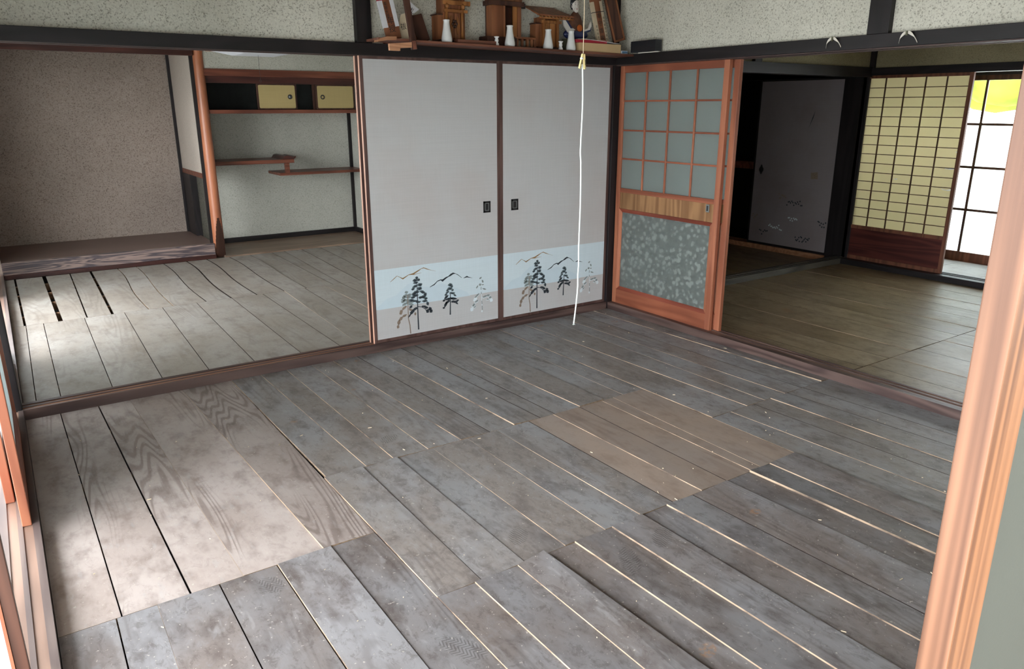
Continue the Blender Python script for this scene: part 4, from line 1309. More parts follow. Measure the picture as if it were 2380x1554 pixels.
# far right window
wn = thing('window_1', 'bright frosted lattice window of the far right veranda', 'window', (4.25, -0.7, 0), None, 'structure')
MB().box(4.20, 4.30, -4.0, 0.40, -0.05, 0.0).build('sill', M['shoji_frame'], wn)
MB().box(4.20, 4.30, -4.0, 0.40, 1.80, 2.06).build('header', M['black_wood_y'], wn)
for n_, ysh in enumerate((0.06, -1.24, -2.54)):
    lf = MB()
    lf.box(4.235, 4.265, ysh - 0.05, ysh, 0.0, 1.80)
    lf.box(4.235, 4.265, ysh - 1.30, ysh - 1.25, 0.0, 1.80)
    lf.box(4.236, 4.264, ysh - 1.25, ysh - 0.05, 1.752, 1.80)
    leaf = lf.build('leaf_frame', M['brown_dark'], wn, 0.002)
    MB().box(4.236, 4.264, ysh - 1.25, ysh - 0.05, 0.0, 0.092).build('bottom_rail', M['shoji_frame'], leaf, 0.002)
    ys = [ysh - 1.25, ysh - 0.96, ysh - 0.64, ysh - 0.32, ysh - 0.05]
    zz = [0.092, 0.515, 0.933, 1.345, 1.752]
    for y in ys[1:-1]:
        MB().box(4.240, 4.258, y - 0.011, y + 0.011, 0.092, 1.752).build('mullion', M['brown_dark'], leaf)
    for z in zz[1:-1]:
        MB().box(4.242, 4.257, ysh - 1.25, ysh - 0.05, z - 0.011, z + 0.011).build('glazing_bar', M['brown_dark'], leaf)
    for i in range(4):
        for j in range(3):
            MB().box(4.249, 4.252, ys[i], ys[i + 1], zz[j], zz[j + 1]).build('pane', M['win_glass'], leaf)
w = MB(); w.box(3.3, 4.3, 0.40, 0.46, -0.05, 2.06)
struct('wall_back', w, M['plaster_dim'], 'end wall of the far right veranda', 'wall')
w = MB(); w.box(3.3, 4.3, -4.06, -4.0, -0.05, 2.06)
struct('wall_front', w, M['plaster_dim'], 'near end wall of the far right veranda', 'wall')
# outdoors
g_ = MB(); g_.box(-40, 60, -50, 50, -0.62, -0.60)
struct('ground', g_, M['ground'], 'pale bright yard outside the windows', 'ground')
for k, (tx, ty, rr, hh) in enumerate(((17.0, 6.6, 3.3, 4.6), (18.5, -0.4, 2.9, 5.2), (19.5, 14.5, 2.4, 4.4), (22.0, 21.0, 2.8, 4.8))):
    t_ = thing('tree', ['yellow-green tree seen through the top of the far window', 'yellow-green tree outside, right of the far window', 'yellow-green tree outside, left of the far window', 'yellow-green tree outside, farthest to the left'][k], 'tree', (tx, ty, -0.6), 'trees outside the far window')
    cr = MB()
    rnd = random.Random(k)
    for j in range(26):
        a, e = rnd.uniform(0, 6.28), rnd.uniform(-0.9, 1.2)
        q = rr * rnd.uniform(0.35, 0.8)
        s_ = rr * rnd.uniform(0.28, 0.45)
        cr.ball((tx + q * math.cos(a) * math.cos(e), ty + q * math.sin(a) * math.cos(e), 3.0 + q * math.sin(e) * 0.5), (s_, s_, s_ * 0.8), 10, 7)
    cr.build('crown', M['foliage'], t_)
    MB().tube([(tx, ty, -0.6), (tx + 0.05, ty, 1.0), (tx, ty, 3.6)], [0.16, 0.13, 0.1], 10).build('trunk', M['brown_dark'], t_)

# dark framed glass door standing across the left veranda
vd = thing('veranda_door', 'dark brown glazed door standing across the veranda at lower left', 'door', (-4.33, -2.3, 0.03))
MB().box(-3.955, -3.927, -2.315, -2.285, 0.03, 1.80).build('stile', M['brown_dark'], vd, 0.002)
MB().box(-4.74, -4.712, -2.315, -2.285, 0.03, 1.80).build('stile', M['brown_dark'], vd, 0.002)
for z0, z1 in ((0.03, 0.11), (0.86, 0.90), (1.75, 1.80)):
    MB().box(-4.712, -3.955, -2.312, -2.288, z0, z1).build('rail', M['brown_dark'], vd, 0.002)
MB().box(-3.962, -3.955, -2.318, -2.282, 0.11, 1.75).build('bead', M['door_z'], vd)
MB().box(-4.712, -3.962, -2.302, -2.298, 0.11, 0.86).build('lower_pane', M['win_glass'], vd)
MB().box(-4.712, -3.962, -2.302, -2.298, 0.90, 1.75).build('upper_pane', M['win_glass'], vd)

# ------------------------------------------------------------------ altar shelf and what stands on it
def zs(x):
    return 1.870 - 0.011 * (x + 1.65)


sh = thing('altar_shelf', 'long reddish board shelf above the printed doors holding shrines', 'shelf', (-0.85, -0.1, 1.85))
b = MB()
x0, x1 = -1.80, -0.024
b.hexa([(x0, -0.20, zs(x0) - 0.014), (x1, -0.20, zs(x1) - 0.014), (x1, 0.018, zs(x1) - 0.014), (x0, 0.018, zs(x0) - 0.014)],
       [(x0, -0.20, zs(x0)), (x1, -0.20, zs(x1)), (x1, 0.018, zs(x1)), (x0, 0.018, zs(x0))])
b.build('board', M['shelf_wood'], sh, 0.0015)


def vase(x, y, label, hgt=0.124):
    k = hgt / 0.124
    prof = [(0.027, 0.0), (0.031, 0.004), (0.0325, 0.014), (0.0315, 0.026), (0.027, 0.048), (0.0215, 0.078), (0.0185, 0.103), (0.018, 0.113), (0.0205, 0.119), (0.0205, 0.123), (0.016, 0.124), (0.014, 0.118)]
    v = MB().lathe([(r, z * k) for r, z in prof], x, y, zs(x) + 0.0005, 28).build('porcelain_vase', M['porcelain'], None, 0, (x, y, zs(x)))
    tag(v, label, 'vase', 'white porcelain altar vases')


vase(-1.468, -0.150, 'leftmost white porcelain vase, in front of the carved golden shrine', 0.126)
vase(-1.021, -0.150, 'white porcelain vase in front of the tall open shrine')
vase(-0.724, -0.150, 'white porcelain vase in front of the little roofed shrine', 0.12)
vase(-0.537, -0.150, 'rightmost white porcelain vase, beside the cardboard box', 0.122)


def stand(x, y, label):
    prof = [(0.013, 0.0), (0.0145, 0.004), (0.0135, 0.014), (0.008, 0.020), (0.012, 0.027), (0.0115, 0.036), (0.008, 0.042), (0.0145, 0.050), (0.0165, 0.053), (0.0155, 0.054), (0.012, 0.050)]
    v = MB().lathe(prof, x, y, zs(x) + 0.0005, 22).build('candle_stand', M['porcelain'], None, 0, (x, y, zs(x)))
    tag(v, label, 'candle stand', 'small white candle stands')


stand(-1.122, -0.155, 'small white candle stand left of the middle vase')
stand(-0.626, -0.155, 'small white candle stand between the two right vases')


def text_mb(body, size):
    cu = bpy.data.curves.new('glyphs', 'FONT')
    cu.body = body
    cu.size = size
    cu.align_x = 'CENTER'
    cu.align_y = 'CENTER'
    cu.resolution_u = 2
    ob = bpy.data.objects.new('glyphs', cu)
    C.objects.link(ob)
    dg = bpy.context.evaluated_depsgraph_get()
    me = bpy.data.meshes.new_from_object(ob.evaluated_get(dg))
    vs = [v.co.copy() for v in me.vertices]
    fs = [tuple(p.vertices) for p in me.polygons]
    bpy.data.objects.remove(ob)
    bpy.data.curves.remove(cu)
    bpy.data.meshes.remove(me)
    return vs, fs


def lettering(name, chars, size, step, top, mat4, parent, mat):
    """column of characters, local x = across, local z = up, on local y = 0 plane of mat4"""
    mb = MB()
    for i, ch in enumerate(chars):
        vs, fs = text_mb(ch, size)
        mb.add([mat4 @ Vector((p.x, 0, top - i * step + p.y)) for p in vs], fs)
    return mb.build(name, mat, parent)


def leaning(px, py, pz, tilt_side, tilt_back, turn=0.0):
    """frame at the foot of a leaning tablet: side tilt in the wall plane, back tilt towards the wall"""
    return Matrix.Translation((px, py, pz)) @ Matrix.Rotation(R(turn), 4, 'Z') @ Matrix.Rotation(R(tilt_side), 4, 'Y') @ Matrix.Rotation(R(-tilt_back), 4, 'X')


# carved golden shrine
t = thing('shrine', 'carved golden-brown miniature shrine behind the leftmost vase', 'shrine', (-1.38, -0.06, zs(-1.38)), 'miniature wooden shrines')
zb = zs(-1.38)
MB().box(-1.495, -1.28, -0.112, -0.004, zb, zb + 0.022).build('base', M['shrine_dark'], t, 0.002)
MB().box(-1.455, -1.305, -0.088, -0.006, zb + 0.022, zb + 0.27).build('body', M['shrine'], t, 0.001)
MB().box(-1.490, -1.455, -0.080, -0.010, zb + 0.022, zb + 0.158).build('side_wing', M['shrine'], t, 0.001)
MB().box(-1.496, -1.450, -0.086, -0.006, zb + 0.158, zb + 0.164).build('wing_cap', M['shrine_dark'], t)
for x in (-1.438, -1.328):
    p_ = MB().tube([(x, -0.098, zb + 0.022), (x, -0.098, zb + 0.225)], 0.009, 12).build('pillar', M['shrine_gold'], t)
    MB().ball((x, -0.106, zb + 0.208), (0.013, 0.013, 0.013), 12, 8).build('peg', M['shrine_gold'], p_)
for z0, z1, x0, x1 in ((0.175, 0.192, -1.455, -1.295), (0.216, 0.240, -1.46, -1.275), (0.258, 0.272, -1.475, -1.265)):
    MB().box(x0, x1, -0.106, -0.09, zb + z0, zb + z1).build('beam', M['shrine_gold'], t, 0.002)
for x0, x1 in ((-1.425, -1.385), (-1.381, -1.341)):
    d = MB().box(x0, x1, -0.094, -0.088, zb + 0.03, zb + 0.172).build('door', M['shrine'], t, 0.001)
    MB().prism([(x0 + 0.004, zb + 0.10), ((x0 + x1) / 2, zb + 0.16), (x1 - 0.004, zb + 0.10), ((x0 + x1) / 2, zb + 0.05)], 0.004, 'y', -0.098).build('carving', M['shrine_gold'], d, 0.001)
em = MB()
for k in range(6):
    a = k * math.pi / 3
    em.ball((-1.383 + 0.013 * math.cos(a), -0.1, zb + 0.112 + 0.016 * math.sin(a)), (0.008, 0.005, 0.009), 8, 6)
em.build('crest', M['shrine_dark'], t)
rf = MB().prism([(-1.50, zb + 0.272), (-1.24, zb + 0.272), (-1.29, zb + 0.34), (-1.45, zb + 0.34)], 0.12, 'y', -0.122).build('roof', M['shrine'], t, 0.002)

# tall open shrine
t = thing('shrine', 'tall narrow dark shrine with a half-open door in the middle of the shelf', 'shrine', (-0.99, -0.06, zs(-0.99)), 'miniature wooden shrines')
zb = zs(-0.99)
MB().box(-1.155, -0.776, -0.105, -0.004, zb, zb + 0.012).build('base', M['shrine_dark'], t, 0.001)
MB().box(-1.155, -0.93, -0.10, -0.004, zb + 0.012, zb + 0.062).build('plinth', M['shrine_dark'], t, 0.001)
MB().box(-0.945, -0.778, -0.10, -0.006, zb + 0.056, zb + 0.068).build('platform', M['shrine'], t, 0.001)
for x in (-0.925, -0.885, -0.845, -0.812, -0.788):
    MB().box(x - 0.010, x + 0.006, -0.098, -0.085, zb + 0.012, zb + 0.056).build('baluster', M['shrine'], t, 0.001)
MB().box(-1.108, -0.885, -0.02, -0.006, zb + 0.062, zb + 0.30).build('back_panel', M['shrine_dark'], t)
MB().box(-1.110, -1.022, -0.082, -0.02, zb + 0.062, zb + 0.245).build('left_panel', M['shrine'], t, 0.002)
MB().box(-1.020, -1.006, -0.080, -0.066, zb + 0.062, zb + 0.245).build('jamb', M['shrine'], t, 0.001)
MB().box(-0.950, -0.918, -0.080, -0.072, zb + 0.062, zb + 0.245).build('door', M['shrine_gold'], t, 0.001)
MB().box(-0.915, -0.888, -0.084, -0.05, zb + 0.062, zb + 0.245).build('right_post', M['shrine'], t, 0.002)
MB().box(-1.125, -0.875, -0.10, -0.004, zb + 0.243, zb + 0.270).build('lintel', M['shrine_dark'], t, 0.002)
MB().box(-1.112, -0.885, -0.088, -0.006, zb + 0.270, zb + 0.36).build('upper_panel', M['shrine'], t, 0.002)
MB().prism([(-1.15, zb + 0.36), (-0.85, zb + 0.36), (-0.90, zb + 0.42), (-1.10, zb + 0.42)], 0.13, 'y', -0.13).build('roof', M['shrine_dark'], t, 0.002)
MB().box(-0.884, -0.81, -0.018, -0.004, zb + 0.245, zb + 0.275).build('side_slat', M['black_lacquer'], t)

# little roofed shrine
t = thing('shrine', 'little shrine with a slatted roof next to the seated doll', 'shrine', (-0.67, -0.06, zs(-0.67)), 'miniature wooden shrines')
zb = zs(-0.67)
MB().box(-0.772, -0.570, -0.108, -0.004, zb, zb + 0.020).build('base', M['shrine_dark'], t, 0.001)
MB().box(-0.735, -0.592, -0.07, -0.006, zb + 0.02, zb + 0.20).build('body', M['shrine'], t, 0.001)
MB().box(-0.768, -0.735, -0.075, -0.01, zb + 0.02, zb + 0.158).build('side_wing', M['shrine'], t, 0.001)
MB().box(-0.771, -0.733, -0.080, -0.006, zb + 0.158, zb + 0.165).build('wing_cap', M['shrine_dark'], t)
for x in (-0.712, -0.600):
    MB().box(x - 0.008, x + 0.008, -0.092, -0.076, zb + 0.02, zb + 0.20).build('pillar', M['shrine_gold'], t, 0.001)
MB().box(-0.730, -0.570, -0.090, -0.078, zb + 0.165, zb + 0.182).build('beam', M['shrine_gold'], t, 0.001)
for x0, x1 in ((-0.698, -0.660), (-0.656, -0.615)):
    MB().box(x0, x1, -0.078, -0.07, zb + 0.025, zb + 0.165).build('door', M['shrine_gold'], t, 0.001)
b = MB()
b.hexa([(-0.80, -0.150, zb + 0.200), (-0.515, -0.150, zb + 0.200), (-0.575, -0.004, zb + 0.262), (-0.81, -0.004, zb + 0.262)],
       [(-0.80, -0.150, zb + 0.208), (-0.515, -0.150, zb + 0.208), (-0.575, -0.004, zb + 0.270), (-0.81, -0.004, zb + 0.270)])
b.build('roof', M['shrine'], t)
for k in range(9):
    x = -0.775 + k * 0.028
    b = MB()
    b.hexa([(x, -0.146, zb + 0.190), (x + 0.009, -0.146, zb + 0.190), (x + 0.004, -0.02, zb + 0.245), (x - 0.005, -0.02, zb + 0.245)],
           [(x, -0.146, zb + 0.200), (x + 0.009, -0.146, zb + 0.200), (x + 0.004, -0.02, zb + 0.255), (x - 0.005, -0.02, zb + 0.255)])
    b.build('rafter', M['shrine_gold'], t)
MB().box(-0.795, -0.520, -0.152, -0.144, zb + 0.184, zb + 0.192).build('eave_beam', M['shrine_gold'], t)

# seated doll
t = thing('doll', 'seated clay doll in a brown robe with blue and white sleeves', 'doll', (-0.41, -0.07, zs(-0.41)))
zb = zs(-0.41)
MB().box(-0.505, -0.300, -0.13, -0.01, zb, zb + 0.085).build('base', M['doll_base'], t, 0.004)
b = MB()
b.ball((-0.41, -0.075, zb + 0.115), (0.105, 0.058, 0.038), 20, 12)
b.build('lap', M['navy'], t)
b = MB()
b.lathe([(0.072, 0.0), (0.068, 0.03), (0.058, 0.07), (0.044, 0.105), (0.022, 0.128), (0.012, 0.135)], -0.415, -0.072, zb + 0.125, 22)
for v in b.v:
    v.y = -0.072 + (v.y + 0.072) * 0.72
b.build('robe', M['robe'], t)
b = MB()
b.prism([(-0.535, zb + 0.205), (-0.515, zb + 0.215), (-0.475, zb + 0.165), (-0.425, zb + 0.142), (-0.49, zb + 0.122), (-0.525, zb + 0.165)], 0.03, 'y', -0.125)
s1 = b.build('left_sleeve', M['doll_white'], t, 0.006)
MB().prism([(-0.522, zb + 0.206), (-0.508, zb + 0.207), (-0.455, zb + 0.150), (-0.472, zb + 0.150)], 0.004, 'y', -0.129).build('sleeve_stripe', M['navy'], s1)
b = MB()
b.prism([(-0.350, zb + 0.150), (-0.315, zb + 0.158), (-0.292, zb + 0.205), (-0.282, zb + 0.170), (-0.292, zb + 0.138), (-0.335, zb + 0.128)], 0.03, 'y', -0.115)
s2 = b.build('right_sleeve', M['doll_white'], t, 0.006)
MB().prism([(-0.345, zb + 0.138), (-0.300, zb + 0.150), (-0.290, zb + 0.170), (-0.296, zb + 0.140), (-0.335, zb + 0.128)], 0.004, 'y', -0.119).build('sleeve_stripe', M['navy'], s2)
b = MB()
b.ball((-0.395, -0.128, zb + 0.155), (0.024, 0.012, 0.022), 14, 8)
b.build('sash', M['orange'], t)
b = MB()
b.ball((-0.420, -0.080, zb + 0.296), (0.031, 0.034, 0.040), 20, 14)
b.ball((-0.418, -0.100, zb + 0.268), (0.020, 0.018, 0.018), 14, 10)
b.ball((-0.418, -0.114, zb + 0.290), (0.005, 0.007, 0.009), 8, 6)
b.ball((-0.447, -0.085, zb + 0.288), (0.006, 0.008, 0.012), 10, 8)
hd_ = b.build('head', M['doll_white'], t)
b = MB()
b.ball((-0.424, -0.070, zb + 0.312), (0.033, 0.036, 0.034), 18, 12)
b.ball((-0.438, -0.070, zb + 0.292), (0.017, 0.030, 0.026), 14, 10)
b.build('hair', M['black_lacquer'], hd_)
for ex in (-0.431, -0.407):
    MB().ball((ex, -0.1125, zb + 0.300), (0.0045, 0.002, 0.0018), 8, 6).build('eye', M['black_lacquer'], hd_)
    MB().ball((ex, -0.1115, zb + 0.309), (0.0065, 0.002, 0.0012), 8, 6).build('eyebrow', M['black_lacquer'], hd_)
MB().ball((-0.418, -0.1175, zb + 0.272), (0.0055, 0.0025, 0.0022), 8, 6).build('mouth', M['red_book'], hd_)

t.scale = (1, 0.45, 1)
t.location.y = -0.036
# left group: votive tablet and its stand
t = thing('votive_tablet', 'leaning brown votive tablet with white paper side strips and black brush writing', 'tablet', (-1.80, -0.15, zs(-1.80)))
q = leaning(-1.803, -0.142, zs(-1.80) + 0.004, -9.5, 8)
MB().box(-0.046, 0.046, 0.0, 0.012, 0.0, 0.32, 0, q).build('board', M['tablet'], t, 0.001)
for x0, x1 in ((-0.049, -0.021), (0.024, 0.048)):
    MB().box(x0, x1, -0.003, 0.013, 0.062, 0.205, 0, q).build('paper_strip', M['white_paper'], t)
MB().box(-0.048, 0.048, -0.0035, 0.013, 0.205, 0.212, 0, q).build('red_cord', M['red_book'], t)
MB().box(-0.022, 0.022, -0.006, 0.0, 0.208, 0.235, 0, q).build('red_seal', M['red_book'], t)
q2 = q @ Matrix.Translation((0.002, -0.0008, 0))
lettering('brush_writing', '年授', 0.042, 0.043, 0.094, q2, t, M['black_lacquer'])
lettering('small_writing', '奉祈大願', 0.022, 0.0215, 0.185, q2 @ Matrix.Translation((-0.008, 0, 0)), t, M['black_lacquer'])
t = thing('tablet_stand', 'pale wooden stand with a tall dark upright at the left end of the shelf', 'stand', (-1.80, -0.2, zs(-1.80)))
zb = zs(-1.80)
MB().prism([(-1.935, zb - 0.022), (-1.928, zb - 0.006), (-1.88, zb + 0.008), (-1.822, zb + 0.010), (-1.822, zb - 0.008), (-1.88, zb - 0.012)], 0.06, 'y', -0.21).build('curved_foot', M['tablet_pale'], t, 0.001)
MB().box(-1.93, -1.72, -0.205, -0.04, zb - 0.012, zb + 0.001).build('base_board', M['shelf_wood'], t, 0.001)
b = MB()
b.hexa([(-1.878, -0.235, zb - 0.066), (-1.815, -0.235, zb - 0.066), (-1.815, -0.215, zb - 0.066), (-1.878, -0.215, zb - 0.066)],
       [(-1.880, -0.235, zb - 0.030), (-1.815, -0.235, zb - 0.025), (-1.815, -0.215, zb - 0.025), (-1.880, -0.215, zb - 0.030)])
b.hexa([(-1.815, -0.235, zb - 0.052), (-1.742, -0.235, zb - 0.046), (-1.742, -0.215, zb - 0.046), (-1.815, -0.215, zb - 0.052)],
       [(-1.815, -0.235, zb - 0.025), (-1.742, -0.235, zb - 0.017), (-1.742, -0.215, zb - 0.017), (-1.815, -0.215, zb - 0.025)])
b.build('front_block', M['tablet_pale'], t, 0.001)
q = leaning(-1.722, -0.222, zb - 0.055, -7.5, 2)
MB().box(-0.017, 0.017, -0.010, 0.010, 0.0, 0.36, 0, q).build('upright', M['shrine_dark'], t, 0.002)
MB().box(-0.011, 0.011, -0.013, -0.010, 0.0, 0.045, 0, q).build('upright_shoe', M['shelf_wood'], t)
# papers with brush marks
t = thing('prayer_paper', 'white pointed prayer paper with black writing behind the dark upright', 'paper', (-1.65, -0.06, zs(-1.65)))
MB().prism([(-1.715, 1.990), (-1.662, 2.084), (-1.607, 2.046), (-1.655, 2.012)], 0.002, 'y', -0.078).build('sheet', M['white_paper'], t)
lettering('brush_writing', '札', 0.032, 0.03, 0.0, Matrix.Translation((-1.652, -0.0785, 2.036)) @ Matrix.Rotation(R(35), 4, 'Y'), t, M['black_lacquer'])
t = thing('prayer_paper', 'grey prayer paper with faint writing beside the votive tablet', 'paper', (-1.72, -0.10, zs(-1.72)))
MB().prism([(-1.770, 1.905), (-1.735, 2.010), (-1.700, 2.02), (-1.685, 1.89), (-1.70, 1.872), (-1.745, 1.875)], 0.002, 'y', -0.10).build('sheet', M['old_paper'], t)
lettering('brush_writing', '祓', 0.040, 0.04, 0.0, Matrix.Translation((-1.722, -0.1006, 1.945)) @ Matrix.Rotation(R(-12), 4, 'Y'), t, M['black_lacquer'])
t = thing('wooden_plaque', 'dark leaning wooden plaque left of the carved shrine', 'plaque', (-1.57, -0.08, zs(-1.57)))
q = leaning(-1.575, -0.075, zs(-1.57) + 0.01, -14, 12)
MB().box(-0.042, 0.038, 0.0, 0.03, 0.0, 0.150, 0, q).build('board', M['shrine_dark'], t, 0.002)
MB().box(-0.070, -0.042, 0.004, 0.028, 0.02, 0.140, 0, q).build('side_board', M['shrine'], t, 0.002)
t = MB().box(-1.402, -1.130, -0.165, -0.120, zs(-1.27), zs(-1.27) + 0.024).build('wooden_bar', M['shelf_wood'], None, 0.0015)
tag(t, 'plain brown wooden bar lying between the first two vases', 'wooden bar')

# right group
t = thing('votive_tablet', 'leaning narrow votive tablet with two paper strips of writing beside the doll', 'tablet', (-0.21, -0.09, zs(-0.21)))
q = leaning(-0.197, -0.085, zs(-0.21) + 0.056, -9, 9)
MB().box(-0.047, 0.047, 0.0, 0.014, 0.0, 0.30, 0, q).build('board', M['tablet'], t, 0.001)
for x0, x1 in ((-0.049, -0.022), (0.026, 0.048)):
    MB().box(x0, x1, -0.002, 0.015, 0.002, 0.285, 0, q).build('paper_strip', M['old_paper'], t)
lettering('brush_writing', '奉守護家', 0.036, 0.048, 0.19, q @ Matrix.Translation((0.002, -0.0008, 0)), t, M['black_lacquer'])
lettering('strip_writing', '家内安全守', 0.018, 0.023, 0.125, q @ Matrix.Translation((-0.035, -0.0028, 0)), t, M['black_lacquer'])
lettering('strip_writing', '商売繁昌守護札', 0.018, 0.023, 0.175, q @ Matrix.Translation((0.037, -0.0028, 0)), t, M['black_lacquer'])
MB().box(-0.050, 0.050, -0.004, 0.016, 0.215, 0.219, 0, q).build('binding_cord', M['black_lacquer'], t)
t = thing('wooden_plaque', 'brown framed plaque leaning in the corner by the right wall', 'plaque', (-0.07, -0.12, zs(-0.07)))
q = leaning(-0.082, -0.115, zs(-0.07) + 0.086, -15, 6)
MB().box(-0.048, 0.050, 0.0, 0.016, 0.0, 0.34, 0, q).build('board', M['shrine_dark'], t, 0.002)
for a in ((-0.050, -0.036, -0.004, 0.0, 0.0, 0.34), (0.038, 0.052, -0.004, 0.0, 0.0, 0.34), (-0.036, 0.038, -0.004, 0.0, 0.0, 0.014)):
    MB().box(*a, 0, q).build('frame_bar', M['shrine'], t, 0.001)
t = MB().box(-0.490, -0.130, -0.185, -0.07, zs(-0.3), zs(-0.3) + 0.056).build('cardboard_box', M['card'], None, 0.002)
tag(t, 'flat tan cardboard box on the right end of the altar shelf', 'box')
zt = zs(-0.3) + 0.0565
q = Matrix.Translation((-0.385, -0.13, zt)) @ Matrix.Rotation(R(-3), 4, 'Z')
t = MB().box(-0.125, 0.130, -0.05, 0.05, 0.0, 0.018, 0, q).build('red_book', M['red_book'], None, 0.002)
tag(t, 'thin crimson booklet lying on the cardboard box', 'booklet')
t = thing('paper_sheets', 'loose white sheets sagging over the crimson booklet', 'papers', (-0.3, -0.13, zt + 0.018))
b = MB()
b.hexa([(-0.50, -0.18, zt + 0.0185), (-0.255, -0.18, zt + 0.0185), (-0.255, -0.08, zt + 0.0185), (-0.50, -0.08, zt + 0.0185)],
       [(-0.50, -0.18, zt + 0.021), (-0.255, -0.18, zt + 0.021), (-0.255, -0.08, zt + 0.021), (-0.50, -0.08, zt + 0.021)])
b.build('sheet', M['old_paper'], t)
b = MB()
b.hexa([(-0.46, -0.188, zt + 0.0215), (-0.145, -0.188, zt + 0.003), (-0.145, -0.09, zt + 0.003), (-0.46, -0.09, zt + 0.0215)],
       [(-0.46, -0.188, zt + 0.0235), (-0.145, -0.188, zt + 0.005), (-0.145, -0.09, zt + 0.005), (-0.46, -0.09, zt + 0.0235)])
b.build('sheet', M['white_paper'], t)
t = thing('matchbox', 'small white and blue matchbox at the right end of the altar shelf', 'matchbox', (-0.095, -0.165, zs(-0.09)))
MB().box(-0.126, -0.066, -0.185, -0.145, zs(-0.09), zs(-0.09) + 0.021).build('box', M['white_paper'], t, 0.001)
MB().box(-0.119, -0.070, -0.1856, -0.185, zs(-0.09) + 0.004, zs(-0.09) + 0.018).build('blue_print', M['blue'], t)
t = thing('lacquer_box', 'black lacquered box resting on the right picture rail by the shelf', 'box', (-0.03, -0.3, 1.858))
MB().box(-0.060, -0.003, -0.440, -0.205, 1.8615, 1.932).build('body', M['black_lacquer'], t, 0.002)
MB().box(-0.0615, -0.003, -0.4405, -0.360, 1.8615, 1.9325).build('end_cap', M['black_lacquer'], t, 0.002)
t = MB().box(-0.026, -0.003, -0.435, -0.245, 1.8562, 1.8613).build('wooden_strip', M['hook_white'], None, 0.001)
tag(t, 'thin white strip under the black lacquered box', 'strip')

# hooks on the right rail
def hook(cy, k, label):
    o = thing('wall_hook', label, 'hook', (-0.024, cy, 1.80), 'white plastic hooks on the right rail')
    b = MB()
    def P(u_, z_, x_):
        return (-0.024 - x_, cy - u_ * k, 1.858 - z_ * k)
    # left blade, right blade (drooping leaves), each with a thin curled tip
    for sgn, ln in ((-1, 0.60), (1, 1.0)):
        n = 12
        prev = None
        for i in range(n + 1):
            s_ = i / n
            u_ = sgn * (0.004 + 0.052 * ln * s_ ** 0.9)
            z_ = 0.002 + 0.052 * s_ ** (2.2 if sgn > 0 else 1.6)
            wd = 0.0105 * math.sin(math.pi * min(1, 0.25 + s_ * 0.95)) ** 0.9 if s_ < 0.72 else 0.0022
            wd = max(0.0018, wd)
            x_ = 0.012 * math.sin(math.pi * s_)
            cur = (P(u_, z_ - 0.002, x_), P(u_, z_ + wd * 1.3, x_), P(u_, z_ + wd * 1.3, x_ + 0.003), P(u_, z_ - 0.002, x_ + 0.003))
            if prev:
                b.add(list(prev) + list(cur), [(0, 1, 5, 4), (1, 2, 6, 5), (2, 3, 7, 6), (3, 0, 4, 7)])
            prev = cur
    b.build('blades', M['hook_white'], o)
    MB().box(-0.034, -0.022, cy - 0.003, cy + 0.003, 1.838, 1.858).build('stem', M['doll_base'], o)
    return o


hook(-1.715, 0.95, 'white moustache-shaped hook on the right rail, left of the short post')
hook(-2.115, 1.0, 'white moustache-shaped hook on the right rail, right of the short post')

# ------------------------------------------------------------------ hanging cord and peg
cx, cy = -1.898, -1.93
cd_ = thing('pull_cord', 'long white lamp cord hanging in the middle of the room', 'cord', (cx, cy, 0.65))
MB().tube([(cx, cy, 2.498), (cx - 0.001, cy, 2.0), (cx, cy, 1.66)], 0.0014, 8).build('upper_string', M['cord_old'], cd_)
pts = []
for i in range(26):
    z = 1.66 - (1.66 - 0.647) * i / 25
    pts.append((cx + 0.0035 * math.sin(i * 0.62) + (0.004 if 8 < i < 20 else 0) - (0.012 * max(0, i - 21) / 4), cy + 0.003 * math.cos(i * 0.5), z))
MB().tube(pts, 0.0030, 8).build('lower_cord', M['cord'], cd_)
fr_ = MB()
for k in range(4):
    e = pts[-1]
    fr_.tube([e, (e[0] - 0.006 + 0.004 * k, e[1], e[2] - 0.006 - 0.002 * (k % 2))], 0.0010, 5)
fr_.build('frayed_end', M['cord'], cd_)
pg = thing('clothes_peg', 'cream plastic clothes peg clipped on the hanging cord', 'clothes peg', (cx, cy, 1.63))
for sgn, nm in ((-1, 0), (1, 1)):
    q = Matrix.Translation((cx + 0.0012 * sgn, cy - 0.001, 1.696)) @ Matrix.Rotation(R(15 if sgn < 0 else -4), 4, 'Y') @ Matrix.Rotation(R(18), 4, 'Z')
    ps = []
    for k in range(9):
        t_ = R(180 + 180 * k / 8)
        ps.append((0.0048 * math.cos(t_), -0.050 + 0.0048 * math.sin(t_)))
    for k in range(9):
        t_ = R(180 * k / 8)
        ps.append((0.0040 * math.cos(t_), -0.004 + 0.0040 * math.sin(t_)))
    b = MB()
    b.prism(ps, 0.007, 'y', -0.0035)
    for v in b.v:
        v.x += sgn * 0.003
    b.v = [q @ v for v in b.v]
    leg = b.build('leg', M['peg'], pg, 0.0008)
    b = MB()
    b.box(-0.0018 + sgn * 0.003, 0.0018 + sgn * 0.003, -0.0039, -0.0034, -0.040, -0.020, 0, q)
    b.build('slot', M['doll_base'], leg)
rot = Matrix.Rotation(R(90), 4, 'X')
MB().lathe([(0.0042, -0.005), (0.0052, 0.0), (0.0042, 0.005)], cx - 0.009, cy - 0.002, 1.680, 14, 0, rot).build('spring_boss', M['cord'], pg)

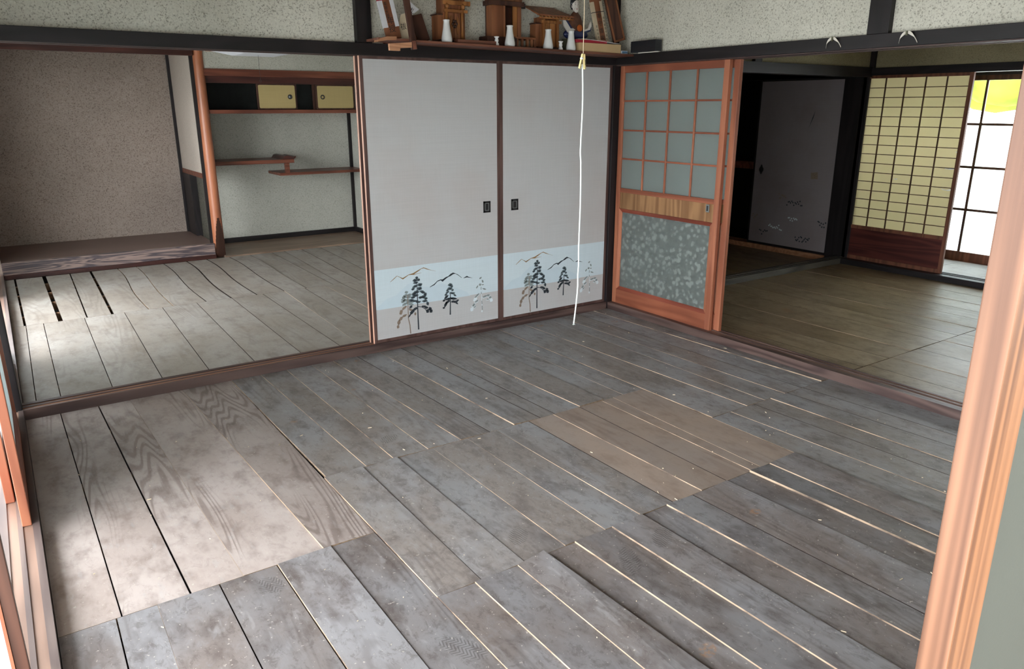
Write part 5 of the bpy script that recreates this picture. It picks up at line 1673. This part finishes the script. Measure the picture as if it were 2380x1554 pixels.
# back room lamp with its thin switch string
lm = thing('pendant_lamp', 'square white paper lamp in a wooden frame in the back room', 'lamp', (-1.95, 1.93, 1.905))
for a in ((-2.27, -1.63, 1.61, 1.63), (-2.27, -1.63, 2.23, 2.25)):
    MB().box(*a, 1.925, 1.955).build('frame_bar', M['tablet_pale'], lm, 0.002)
for a in ((-2.27, -2.25, 1.63, 2.23), (-1.65, -1.63, 1.63, 2.23)):
    MB().box(*a, 1.925, 1.955).build('frame_bar', M['tablet_pale'], lm, 0.002)
b = MB()
b.hexa([(-2.11, 1.77, 1.890), (-1.79, 1.77, 1.890), (-1.79, 2.09, 1.890), (-2.11, 2.09, 1.890)],
       [(-2.25, 1.63, 1.93), (-1.65, 1.63, 1.93), (-1.65, 2.23, 1.93), (-2.25, 2.23, 1.93)])
b.build('shade', M['lamp_white'], lm)
MB().box(-2.25, -1.65, 1.63, 2.23, 1.955, 2.03).build('top_shade', M['lamp_white'], lm)
MB().tube([(-1.95, 1.93, 2.03), (-1.95, 1.93, 2.5)], 0.006, 8).build('hanger', M['black_metal'], lm)
ls = thing('switch_string', 'thin dark switch string with a ring below the back room lamp', 'string', (-1.957, 1.93, 1.69))
MB().tube([(-1.957, 1.93, 1.89), (-1.958, 1.93, 1.80), (-1.957, 1.93, 1.712)], 0.0011, 6).build('string', M['black_metal'], ls)
ring = [(-1.957 + 0.009 * math.sin(2 * math.pi * k / 14), 1.93, 1.703 - 0.009 * (1 - math.cos(2 * math.pi * k / 14)) + 0.009) for k in range(15)]
MB().tube(ring, 0.0012, 6).build('ring', M['black_metal'], ls)

# chips, straw and dust lying on the boards: nobody could count them
rnd = random.Random(11)
db = MB()
for k in range(150):
    x, y = rnd.uniform(-3.8, -0.05), rnd.uniform(-3.3, -0.05)
    a = rnd.uniform(0, math.pi)
    ln, wd = rnd.choice([0.003, 0.004, 0.006, 0.016]) * rnd.uniform(0.6, 1.2), rnd.uniform(0.0008, 0.0018)
    q = Matrix.Translation((x, y, 0.0105)) @ Matrix.Rotation(a, 4, 'Z')
    db.box(-ln / 2, ln / 2, -wd / 2, wd / 2, -0.0075, -0.0045, 0, q)
dbo = db.build('floor_debris', M['old_paper'])
tag(dbo, 'scattered pale wood chips and straw on the near floor', 'debris', None, 'stuff')
